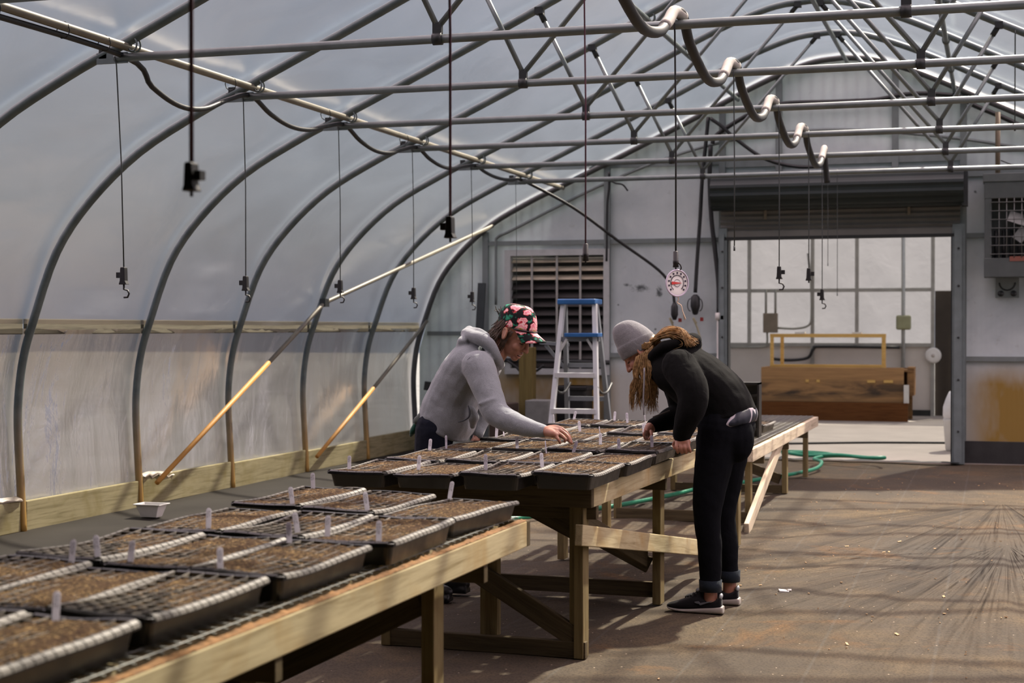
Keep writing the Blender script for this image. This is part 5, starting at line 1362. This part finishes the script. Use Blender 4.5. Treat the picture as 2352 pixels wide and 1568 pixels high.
# hoodie
def wr(c, k, amp=0.006):
    return amp * (noise.noise(V((c.x * 9 + k, c.y * 5, c.z * 9))) + 0.6 * noise.noise(V((c.x * 22, c.y * 12 + k, c.z * 22))))
mb = MB()
loft(mb, [(P(970, 952, YA), P(1066, 1008, YA), 0.178), (P(972, 945, YA), P(1074, 1004, YA), 0.19), (P(981, 915, YA), P(1086, 982, YA), 0.192), (P(996, 880, YA), P(1092, 940, YA), 0.185), (P(1018, 842, YA), P(1124, 886, YA), 0.195), (P(1036, 815, YA), P(1144, 856, YA), 0.2), (P(1056, 793, YA), P(1143, 826, YA), 0.165), (P(1082, 780, YA), P(1138, 802, YA), 0.10)])
limb(mb, shoA, [0.088, 0.078, 0.069, 0.055, 0.037], 18, 6); limb(mb, farA, [0.085, 0.076, 0.064, 0.054, 0.036], 16, 6)
# sleeve folds at the elbow and forearm
for k, (px, py, dx, dy, L_) in enumerate([(1140, 944, 20, -16, 1), (1158, 960, 11, -20, 1), (1176, 968, 10, -18, 1), (1198, 977, 8, -15, 1), (1122, 922, 22, -6, 1), (1222, 985, 6, -12, 1)]):
    y = 7.56 - 0.035 - 0.02 * (px - 1120) / 60
    a = P(px - dx, py - dy, y); b_ = P(px + dx * 0.6, py + dy * 0.9, y); mid = P(px, py, y - 0.005)
    limb(mb, [a, mid, b_], [0.006, 0.015, 0.006], 8, 3)
# hem band and pocket
rim = [(P(970, 952, YA) + P(1066, 1008, YA)) / 2]
hA_ = (P(1066, 1008, YA) - P(970, 952, YA)) / 2
mb.tube([rim[0] + hA_ * math.cos(a) * 0.99 + V((0, 0.18 * math.sin(a), 0)) for a in [k * math.pi / 14 for k in range(28)]], 0.018, 8, closed=True)
pk = [P(1040, 930, 7.66), P(1074, 935, 7.665), P(1087, 960, 7.67), P(1086, 982, 7.69), P(1060, 990, 7.665), P(1040, 970, 7.655)]
limb(mb, [P(1082, 940, 7.72), P(1088, 958, 7.74), P(1086, 978, 7.76)], [0.02, 0.03, 0.02], 8, 4)
# hood lying round the neck
hoodpts = [P(1145, 838, YA), P(1138, 818, YA - 0.085), P(1122, 790, YA - 0.125), P(1098, 776, YA - 0.12), P(1078, 770, YA - 0.07), P(1072, 768, YA), P(1078, 768, YA + 0.07), P(1098, 772, YA + 0.12), P(1122, 786, YA + 0.125), P(1138, 816, YA + 0.085)]
cl = spline(hoodpts + [hoodpts[0]], 4)[:-1]
mb.tube(cl, 0.034, 12, closed=True)
limb(mb, [P(1084, 760, YA - 0.05), P(1078, 757, YA), P(1084, 760, YA + 0.05)], [0.018, 0.022, 0.018])
limb(mb, [P(1118, 772, YA - 0.09), P(1102, 762, YA - 0.08), P(1086, 758, YA - 0.04)], [0.016, 0.02, 0.016])
loft(mb, [(P(1055, 792, YA), P(1085, 800, YA), 0.12), (P(1062, 775, YA), P(1095, 785, YA), 0.13), (P(1075, 762, YA), P(1090, 770, YA), 0.08)])
skin_obj('hoodie', fuse(mb, 0.0065, 5), M['hoodie'], pA, disp=lambda c: wr(c, 0, 0.005))
mb = MB(); 
limb(mb, [P(1140, 832, YA - 0.05), P(1144, 850, YA - 0.06), P(1143, 872, YA - 0.06)], [0.003, 0.003, 0.004], 6, 4)
mb.build('drawstring', simple('hood_string', (122, 120, 124), 0.8), pA)
mb = MB(); limb(mb, [P(1076, 932, 7.672), P(1079, 946, 7.67), P(1076, 958, 7.664), P(1064, 966, 7.655), P(1052, 969, 7.652)], [0.003, 0.0055, 0.005, 0.004, 0.002], 6, 5); mb.build('pocket_opening', simple('pocket_shade', (70, 74, 80), 0.95), pA)
# seams
mb = MB(); limb(mb, [P(1095, 811, 7.645), P(1074, 826, 7.615), P(1064, 850, 7.655)], [0.0025] * 3, 5, 5); mb.build('sleeve_seam', simple('seam', (104, 108, 116), 0.9), pA)
# jeans
mb = MB()
loft(mb, [(P(960, 985, YA), P(1052, 1012, YA), 0.17), (P(964, 965, YA), P(1054, 1004, YA), 0.165), (P(972, 950, YA), P(1062, 996, YA), 0.15)])
for L_ in legA: limb(mb, L_, [0.105, 0.095, 0.076, 0.066, 0.06], 16, 6)
skin_obj('jeans', fuse(mb, 0.008, 4), M['denim'], pA, disp=lambda c: wr(c, 3, 0.004))
mb = MB(); mb.ell(P(968, 962, YA - 0.12), (0.028, 0.03, 0.035)); mb.ell(P(958, 966, YA - 0.12), (0.018, 0.03, 0.025))
skin_obj('shirt_tail', fuse(mb, 0.006, 3), mk_cloth('olive_shirt', (74, 82, 78), 0.2), pA)
mb = MB(); mb.ell(P(955, 980, YA - 0.10), (0.02, 0.03, 0.055), Matrix.Rotation(0.6, 3, 'Y')); mb.ell(P(949, 990, YA - 0.08), (0.012, 0.02, 0.035), Matrix.Rotation(0.5, 3, 'Y'))
skin_obj('bandana', fuse(mb, 0.005, 2), mk_cloth('green_bandana', (30, 74, 62), 0.3), pA, label='green cloth hanging from the back pocket')
for L_ in legA:
    e = L_[-1]; mb = MB(); mb.ell(e + V((0.075, 0, -0.04)), (0.14, 0.052, 0.05)); mb.bx((e.x - 0.06, e.y - 0.045, 0.0), (e.x + 0.2, e.y + 0.045, 0.03))
    skin_obj('shoe', fuse(mb, 0.008, 4), M['black'], pA)
# hair and cap
mb = MB()
for k in range(150):
    a = random.uniform(-1, 1); s = 1 if a > 0 else -1
    z0 = random.uniform(-0.03, 0.05); x0 = random.uniform(-0.10, -0.025)
    yy = s * 0.076 * math.sqrt(max(0.05, 1 - ((x0 + 0.012) / 0.1) ** 2))
    p0 = gA(x0, yy, z0 + 0.02); p1 = gA(x0 - 0.008, yy * 1.08, z0 - 0.03); p2 = gA(x0 - random.uniform(-0.01, 0.035), yy * random.uniform(0.85, 1.15), z0 - random.uniform(0.06, 0.10))
    mb.tube(spline([p0, p1, p2], 3), [0.004, 0.0042, 0.004, 0.0036, 0.003, 0.002, 0.0012][:7], 5)
for k in range(40):                                   # wisps in front of the ear and sideburn
    x0 = random.uniform(-0.005, 0.03); z0 = random.uniform(0.01, 0.035)
    for s in (-1,):
        mb.tube(spline([gA(x0, s * 0.074, z0), gA(x0 - 0.006, s * 0.077, z0 - 0.03), gA(x0 - 0.012 + random.uniform(-.01, .01), s * 0.072, z0 - random.uniform(0.05, 0.13))], 3), 0.002, 4)
for k in range(14): mb.tube(spline([gA(-0.09, 0.02 * (k - 7) / 5, 0.03), gA(-0.125, 0.02 * (k - 7) / 5, 0.045 + 0.002 * k), gA(-0.15 + 0.02 * random.random(), 0.012 * (k - 7), 0.06 + 0.03 * random.random())], 3), 0.0016, 4)
mb.ell(gA(-0.035, 0, 0.01), (0.084, 0.0775, 0.08), mA, 20, 12)
mb.build('hair', M['hair_b'], pA)
capm = head_frame(hA, 1, math.radians(-12), math.radians(9))
cc_ = P(1186, 764, YA)
gc = lambda x, y, z: cc_ + capm @ V((x, y, z))
mb = MB(); rings = []
for k in range(15):
    t = k / 14; zz = 0.028 + 0.122 * math.sin(t * math.pi / 2) ** 0.92; sc_ = (math.cos(t * math.pi / 2)) ** 0.5 if t < 1 else 0
    sc_ = max(sc_, 0.02)
    fr = 0.016 * (1 - t) ** 0.3
    rings.append([gc(-0.008 + (0.106 + (fr if math.cos(a) > 0 else 0)) * sc_ * math.cos(a), 0.083 * sc_ * math.sin(a), zz - 0.008 * math.cos(a) * (1 - t)) for a in [2 * math.pi * q / 32 for q in range(32)]])
vs_ = [p for r_ in rings for p in r_]
mb.add(vs_, [(i * 32 + k, i * 32 + (k + 1) % 32, (i + 1) * 32 + (k + 1) % 32, (i + 1) * 32 + k) for i in range(14) for k in range(32)] + [tuple(range(14 * 32, 15 * 32))], True)
cap_o = mb.build('cap', M['floral'], pA)
so = cap_o.modifiers.new('t', 'SOLIDIFY'); so.thickness = 0.004
mb = MB(); mb.tube([gc(-0.008 + 0.1235 * math.cos(a), 0.085 * math.sin(a), 0.026 - 0.006 * math.cos(a)) for a in [math.radians(-75 + 150 * q / 16) for q in range(17)]], 0.0035, 6); mb.build('cap_band', M['hook'], cap_o)
mb = MB(); N_ = 20
def brim(u, w):
    a = math.radians(-68 + 136 * u); r0x, r0y = 0.112, 0.083
    bx0, by0 = -0.008 + r0x * math.cos(a), r0y * math.sin(a)
    ext = 0.078 * (math.cos(a * 0.95) ** 0.6 if math.cos(a * 0.95) > 0 else 0)
    x = bx0 + ext * w; y = by0 * (1 - 0.04 * w)
    return gc(x, y, 0.022 - 0.043 * w - 4.0 * y * y * (0.4 + w) * 0.7)
mb.sheet(brim, N_, 8); br = mb.build('cap_brim', M['floral'], cap_o); so = br.modifiers.new('t', 'SOLIDIFY'); so.thickness = 0.004
# put the pinched marker between finger and thumb
HELD.location = P(1316.5, 1040, YH + 0.01); HELD.rotation_euler = (0, math.radians(17), math.radians(8))

# ---- person at the right: black hoodie, grey beanie, long hair
YW = 7.92
hB = P(1473, 806, YW); mB = head_frame(hB, -1, math.radians(6), math.radians(42))
gB = lambda x, y, z: hB + mB @ V((x, y, z))
nearB = [P(1560, 842, 7.74), P(1588, 888, 7.67), P(1590, 930, 7.64), P(1576, 968, 7.65), P(1566, 1000, 7.68)]
farB = [P(1545, 855, 8.10), P(1562, 905, 8.16), P(1566, 948, 8.14), P(1530, 966, 8.06), P(1500, 976, 8.02)]
legB = [[P(1655, 985, 7.82), P(1636, 1085, 7.80), P(1624, 1185, 7.79), P(1630, 1255, 7.80), P(1632, 1340, 7.80), P(1632, 1385, 7.80)],
        [P(1680, 990, 8.02), P(1668, 1085, 8.04), P(1660, 1180, 8.06), P(1668, 1250, 8.07), P(1675, 1318, 8.08), P(1676, 1360, 8.08)]]
rB = (P(1665, 985, YW).x, YW, 0.0)
mb = MB(); head_shapes(mb, hB, mB)
limb(mb, [gB(-0.03, 0, -0.05), P(1508, 822, YW), P(1540, 832, YW)], [0.054, 0.054, 0.07])
loft(mb, [(P(1722, 975, YW), P(1618, 1000, YW), 0.15), (P(1715, 925, YW), P(1640, 968, YW), 0.13), (P(1680, 872, YW), P(1602, 930, YW), 0.14), (P(1640, 838, YW), P(1568, 896, YW), 0.16), (P(1600, 812, YW), P(1535, 866, YW), 0.15), (P(1565, 800, YW), P(1512, 845, YW), 0.09)])
limb(mb, nearB, [0.05, 0.045, 0.04, 0.036, 0.027]); limb(mb, farB, [0.05, 0.045, 0.04, 0.036, 0.027])
for L_ in legB:
    limb(mb, L_, [0.085, 0.075, 0.055, 0.05, 0.036, 0.036]); e = L_[-1]; mb.ell(e + V((-0.07, 0, -0.035)), (0.11, 0.04, 0.036))
# near hand holding the tray edge
w_ = nearB[-1]
limb(mb, [w_, P(1567, 1013, 7.675), P(1570, 1020, 7.67)], [0.027, 0.03, 0.026])
mb.ell(P(1568, 1015, 7.67), (0.042, 0.026, 0.03))
fingers(mb, [[P(1554 + 9 * k, 1018 + k, 7.655), P(1553 + 10 * k, 1026 + k, 7.645), P(1555 + 10 * k, 1034 + k * 0.6 - (k == 3) * 2, 7.65), P(1557 + 9.6 * k, 1040 - (k == 3) * 3 - (k == 0), 7.66)] for k in range(4)] + [[P(1552, 1012, 7.69), P(1547, 1020, 7.70), P(1549, 1029, 7.695)]], 0.0088)
# far hand pressing into the tray
w_ = farB[-1]
limb(mb, [w_, P(1494, 982, 8.0), P(1489, 989, 7.99)], [0.026, 0.03, 0.026])
fingers(mb, [[P(1482 + 4 * k, 990, 7.95 + 0.022 * k), P(1479 + 4 * k, 998, 7.94 + 0.023 * k), P(1482 + 4 * k, 1008, 7.945 + 0.02 * k)] for k in range(4)] + [[P(1495, 990, 7.94), P(1497, 1000, 7.92), P(1491, 1008, 7.925)]], 0.0086)
pB = skin_obj('person', fuse(mb, 0.0042, 3), M['skin2'], None, rB)
tag(pB, 'person in black hoodie, black jeans and grey beanie bending over the middle bench', 'person')
face_parts(pB, hB, mB)
mb = MB()
loft(mb, [(P(1731, 938, YW), P(1606, 980, YW), 0.175), (P(1732, 926, YW), P(1606, 966, YW), 0.18), (P(1718, 898, YW), P(1600, 955, YW), 0.18), (P(1690, 861, YW), P(1572, 938, YW), 0.185), (P(1650, 826, YW), P(1542, 912, YW), 0.195), (P(1612, 803, YW), P(1512, 886, YW), 0.19), (P(1572, 793, YW), P(1492, 862, YW), 0.14), (P(1535, 790, YW), P(1484, 838, YW), 0.085)])
limb(mb, nearB, [0.092, 0.084, 0.075, 0.062, 0.045], 18, 6); limb(mb, farB, [0.085, 0.078, 0.068, 0.056, 0.04], 16, 6)
limb(mb, [P(1528, 815, 7.80), P(1556, 835, 7.70), P(1584, 850, 7.665), P(1606, 864, 7.68)], [0.012, 0.016, 0.018, 0.012], 8, 4)
limb(mb, [P(1608, 862, 7.68), P(1610, 885, 7.67), P(1604, 915, 7.66)], [0.014, 0.018, 0.012], 8, 4)
mb.ell(P(1588, 786, YW), (0.055, 0.10, 0.035), Matrix.Rotation(0.35, 3, 'Y')); mb.ell(P(1592, 780, YW - 0.03), (0.045, 0.06, 0.035), Matrix.Rotation(0.4, 3, 'Y'))
hood2 = [P(1486, 842, YW), P(1496, 822, YW - 0.085), P(1520, 800, YW - 0.12), P(1556, 790, YW - 0.11), P(1585, 788, YW - 0.05), P(1588, 786, YW + 0.05), P(1556, 788, YW + 0.11), P(1520, 796, YW + 0.12), P(1496, 818, YW + 0.085)]
mb.tube(spline(hood2 + [hood2[0]], 4)[:-1], 0.028, 12, closed=True)
cB = (P(1731, 936, YW) + P(1606, 978, YW)) / 2; vB = (P(1606, 978, YW) - P(1731, 936, YW)) / 2
mb.tube([cB + vB * math.cos(a) + V((0, 0.178 * math.sin(a), 0)) for a in [k * math.pi / 14 for k in range(28)]], 0.012, 8, closed=True)
skin_obj('hoodie', fuse(mb, 0.0065, 5), M['hoodie_k'], pB, disp=lambda c: wr(c, 5, 0.005))
mb = MB(); limb(mb, [P(1480, 846, 7.765), P(1479.5, 880, 7.765), P(1478, 915, 7.77), P(1478.5, 952, 7.775)], [0.0045, 0.0045, 0.004, 0.003], 8, 4)
mb.build('drawstring', simple('pale_hood_string', (150, 148, 152), 0.8), pB, label='pale hood string')
mb = MB(); limb(mb, [P(1537, 943, 8.0), P(1520, 950, 7.98), P(1500, 957, 7.97)], [0.004, 0.004, 0.003], 6, 3); mb.build('sleeve_piping', simple('piping', (96, 92, 88), 0.8), pB)
# shirt tail
mb = MB()
loft(mb, [(P(1736, 968, YW), P(1640, 986, YW), 0.19), (P(1739, 952, YW), P(1630, 984, YW), 0.2), (P(1734, 932, YW), P(1630, 972, YW), 0.17)])
def mk_shirt():
    t = NT('patterned_dark_shirt'); v = t.coord('Object', (1, 1, 1), (0.4, 0.3, 0.9)); w = t.n('ShaderNodeTexWave'); w.inputs['Scale'].default_value = 5.5; w.inputs['Distortion'].default_value = 9; w.inputs['Detail'].default_value = 1
    t.l(v, w.inputs['Vector'])
    c = t.ramp(w.outputs['Fac'], [(0.7, lin((30, 35, 46))), (0.9, lin((40, 46, 60))), (0.97, lin((176, 170, 176)))])
    return t.done(t.pbsdf(c, 0.5, 0, None, 0.3))
skin_obj('shirt_tail', fuse(mb, 0.007, 4), mk_shirt(), pB, label='shiny dark patterned shirt hem', disp=lambda c: wr(c, 8, 0.006))
mb = MB()
loft(mb, [(P(1724, 1020, YW), P(1602, 1040, YW), 0.165), (P(1734, 985, YW), P(1602, 1000, YW), 0.17), (P(1732, 950, YW), P(1620, 980, YW), 0.155)])
limb(mb, legB[0][:5], [0.115, 0.094, 0.071, 0.063, 0.053], 18, 6); limb(mb, legB[1][:5], [0.112, 0.094, 0.069, 0.062, 0.05], 18, 6)
mb.ell(P(1690, 1005, 7.83), (0.098, 0.085, 0.13)); mb.ell(P(1690, 1005, 8.01), (0.098, 0.085, 0.13))
skin_obj('jeans', fuse(mb, 0.007, 4), M['denim_k'], pB, disp=lambda c: wr(c, 9, 0.004))
for L_, hh in zip(legB, (0.055, 0.055)):
    c0 = L_[4] + V((0, 0, -0.008)); mb = MB(); mb.lathe([(0.05, -0.03), (0.057, -0.03), (0.059, 0.028), (0.05, 0.028)], c0, 22); mb.build('trouser_cuff', M['denim_in'], pB, label='rolled trouser cuff')
# running shoes
def shoe(hx, y, L_, near):
    r0 = bpy.data.objects.new('shoe', None); r0.parent = pB; r0.location = (hx - rB[0], y - rB[1], 0); COL.objects.link(r0)
    def sec(t, z0, z1, w):                              # t runs from heel (0) to toe (1)
        return (V((hx - L_ * t, y, z1)), V((hx - L_ * t, y, z0)), w)
    mb = MB(); loft(mb, [sec(0.0, 0.02, 0.072, 0.022), sec(0.03, 0.012, 0.09, 0.032), sec(0.12, 0.012, 0.068, 0.036), sec(0.28, 0.012, 0.066, 0.037), sec(0.42, 0.012, 0.09, 0.038), sec(0.62, 0.015, 0.076, 0.044), sec(0.8, 0.018, 0.058, 0.045), sec(0.94, 0.022, 0.046, 0.034), sec(1.0, 0.026, 0.036, 0.014)], 20, 4, 2.6)
    limb(mb, [V((hx - L_ * 0.44, y, 0.08)), V((hx - L_ * 0.39, y, 0.10))], [0.028, 0.02])
    skin_obj('shoe_upper', fuse(mb, 0.005, 4), mk_cloth('black_mesh_upper', (26, 26, 28), 0.2, 0.1), r0)
    mb = MB(); loft(mb, [sec(-0.03, 0.006, 0.03, 0.02), sec(0.0, 0.002, 0.042, 0.036), sec(0.25, 0.001, 0.036, 0.041), sec(0.5, 0.003, 0.026, 0.042), sec(0.75, 0.006, 0.022, 0.047), sec(0.93, 0.014, 0.027, 0.038), sec(1.0, 0.024, 0.032, 0.016)], 20, 4, 3.5)
    skin_obj('midsole', fuse(mb, 0.004, 2), simple('pale_midsole', (150, 144, 137), 0.6, 0, 0.1), r0, label='pale midsole')
    mb = MB(); mb.ell((hx - 0.007, y, 0.088), (0.010, 0.024, 0.017), Matrix.Rotation(0.25, 3, 'Y')); mb.build('heel_tab', simple('white_heel_tab', (150, 156, 160), 0.5), r0, label='white heel tab')
    mb = MB(); mb.ell((hx - L_ * 0.43, y, 0.116), (0.014, 0.018, 0.010), Matrix.Rotation(-0.5, 3, 'Y')); mb.build('tongue', simple('grey_tongue', (130, 134, 138), 0.6), r0)
    mb = MB()
    for k in range(4):
        x = hx - L_ * (0.46 + 0.06 * k); z = 0.108 - 0.012 * k; mb.tube(spline([(x, y - 0.026, z - 0.012), (x, y, z + 0.004), (x, y + 0.026, z - 0.012)], 4), 0.0035, 5)
    mb.build('lace', M['hook'], r0)
    if near:                                            # curved tick on the outer side
        mb = MB(); n_ = 14; top = []; bot = []
        for k in range(n_ + 1):
            t = k / n_
            cx_ = hx - L_ * (0.47 - 0.35 * t)
            th_ = 0.014 * (1 - t) ** 0.9 * min(1, 0.35 + t * 4)
            zc_ = 0.040 + 0.024 * (0.9 - t) ** 2 * (1 if t < 0.25 else 0.2) + 0.032 * t
            top.append((cx_, zc_ + th_ / 2)); bot.append((cx_, zc_ - th_ / 2))
        yy = lambda x_: y - 0.0425 + 0.012 * max(0, 0.25 - (hx - x_) / L_)
        vs_ = [(x_, yy(x_), z_) for x_, z_ in top + bot[::-1]] + [(x_, yy(x_) + 0.008, z_) for x_, z_ in top + bot[::-1]]
        m_n = len(vs_) // 2
        fs_ = [(k, k + 1, 2 * n_ - k, 2 * n_ + 1 - k) for k in range(n_)] + [(k, k + m_n, (k + 1) % m_n + m_n, (k + 1) % m_n) for k in range(m_n)]
        mb.add(vs_, fs_); mb.build('side_tick', simple('grey_tick', (96, 100, 106), 0.45), r0, label='grey curved tick mark')
shoe(P(1658, 1400, 7.78).x, 7.79, 0.285, True)
shoe(P(1697, 1375, 8.06).x, 8.06, 0.285, False)
# beanie
bc = gB(-0.004, 0, 0.044); mU = head_frame(bc, -1, math.radians(4), math.radians(27))
def beanie_ring(r, z, k=0, lift=0): return [bc + mU @ V((r * 1.06 * math.cos(a) - lift, r * 0.94 * math.sin(a), z)) for a in [2 * math.pi * q / 36 for q in range(36)]]
prof_ = [(0.092, -0.05), (0.098, -0.04), (0.101, 0.0), (0.100, 0.018), (0.096, 0.022), (0.094, 0.03), (0.088, 0.06), (0.074, 0.095), (0.058, 0.12), (0.040, 0.134), (0.02, 0.14), (0.003, 0.14)]
mb = MB(); rings = [beanie_ring(r, z, 0, 0.0 if z < 0.03 else -0.22 * (z - 0.03)) for r, z in prof_]
vs_ = [p for r_ in rings for p in r_]
def dent(p):
    q = p - (bc + mU @ V((0.0, -0.03, 0.125))); d = q.length
    return p - (mU @ V((0, -0.2, 1))) * 0.012 * max(0, 1 - d / 0.03) + V((1, 1, 1)) * 0.0
vs_ = [dent(p) for p in vs_]
mb.add(vs_, [(i * 36 + k, i * 36 + (k + 1) % 36, (i + 1) * 36 + (k + 1) % 36, (i + 1) * 36 + k) for i in range(len(prof_) - 1) for k in range(36)] + [tuple(range((len(prof_) - 1) * 36, len(prof_) * 36))], True)
be = mb.build('beanie', M['beanie'], pB); so = be.modifiers.new('t', 'SOLIDIFY'); so.thickness = 0.004; be.modifiers.new('s', 'SUBSURF').render_levels = 1
# long hair falling forward, and a loop of it over the back of the hood
mb = MB(); rh = random.Random(5)
def strand(pts, r0, r1=None):
    s_ = spline(pts, 5); n_ = len(s_); mb.tube(s_, [r0 + ((r1 if r1 is not None else 0.0008) - r0) * (i / (n_ - 1)) ** 1.5 for i in range(n_)], 5)
for k in range(620):
    t = rh.random(); side = rh.random() < 0.75
    yy = YW - 0.088 + rh.uniform(-0.010, 0.02) if side else YW + 0.082 + rh.uniform(-0.02, 0.012)
    lock = int(t * 9); tl = (lock + 0.5) / 9 + 0.35 * (t - (lock + 0.5) / 9)      # strands gather into locks
    px0 = 1460 + 40 * t; py0 = 824 - 26 * t + rh.uniform(-5, 5)
    L_ = (118 - 26 * abs(tl - 0.45)) * rh.uniform(0.72, 1.12)
    w1 = 4.5 * math.sin(lock * 2.1 + 1); w2 = -5.5 * math.sin(lock * 2.1 + 0.4)
    px2 = 1447 + 56 * tl + rh.uniform(-4, 4) + 3 * math.sin(lock * 5.0)
    dy = 0.012 * math.sin(lock * 3.3)
    strand([P(px0, py0, yy), P(px0 - 5 + rh.uniform(-3, 3), py0 + L_ * 0.26, yy - 0.010), P(px0 * 0.55 + px2 * 0.45 + w1 + rh.uniform(-3, 3), py0 + L_ * 0.52, yy - 0.013 + dy), P(px0 * 0.2 + px2 * 0.8 + w2 + rh.uniform(-3, 3), py0 + L_ * 0.78, yy - 0.01 + dy), P(px2, py0 + L_, yy - 0.004 + dy + rh.uniform(-.012, .012))], 0.0024, 0.0005)
for k in range(110):
    t = rh.random(); px0 = 1488 + 14 * t
    strand([P(px0, 800, YW - 0.07), P(px0 + 4, 850, YW - 0.09), P(px0 + rh.uniform(-4, 12), 905, YW - 0.08), P(1496 + rh.uniform(-14, 18), 935 + rh.uniform(-12, 18), YW - 0.07 + rh.uniform(-.03, .03))], 0.0022, 0.0005)
for k in range(300):                                     # swept back over the hood in loose arcs
    a = rh.uniform(-0.11, 0.06); h_ = rh.uniform(0, 27) * (0.4 + 0.6 * rh.random()); e_ = rh.random()
    yy = YW - 0.02 + a; dr = rh.uniform(0, 16)
    strand([P(1496 + rh.uniform(-5, 8), 784 + rh.uniform(-4, 10), yy * 0.4 + YW * 0.6), P(1516 + rh.uniform(-6, 6), 778 - h_ * 0.55, yy), P(1542 + rh.uniform(-8, 8), 775 - h_, yy + 0.01), P(1566 + rh.uniform(-8, 10), 777 - h_ * 0.9 + dr * 0.2, yy - 0.005), P(1574 + 30 * e_ + rh.uniform(-4, 4), 786 - 10 * e_ + dr, yy - 0.025 - 0.02 * rh.random())], 0.0022, 0.0007)
for k in range(40):
    a = rh.uniform(-0.10, 0.0); strand([P(1526 + rh.uniform(-8, 8), 768, YW + a), P(1548 + rh.uniform(-6, 8), 772 + rh.uniform(0, 8), YW + a - 0.03), P(1562 + rh.uniform(-6, 8), 790 + rh.uniform(-4, 6), YW + a - 0.04), P(1550 + rh.uniform(-12, 6), 799 + rh.uniform(-4, 4), YW + a - 0.045)], 0.002, 0.0006)
for k in range(60): strand([P(1468 + rh.uniform(0, 26), 802 - rh.uniform(0, 10), YW - 0.085), P(1488 + rh.uniform(-6, 8), 789 + rh.uniform(-3, 4), YW - 0.085), P(1500 + rh.uniform(-5, 8), 788 + rh.uniform(-6, 16), YW - 0.07)], 0.0022, 0.0006)
mb.ell(gB(-0.03, 0, -0.01), (0.085, 0.079, 0.085), mB, 20, 12)
mb.build('hair', M['hair_l'], pB, label='long dark blond hair')
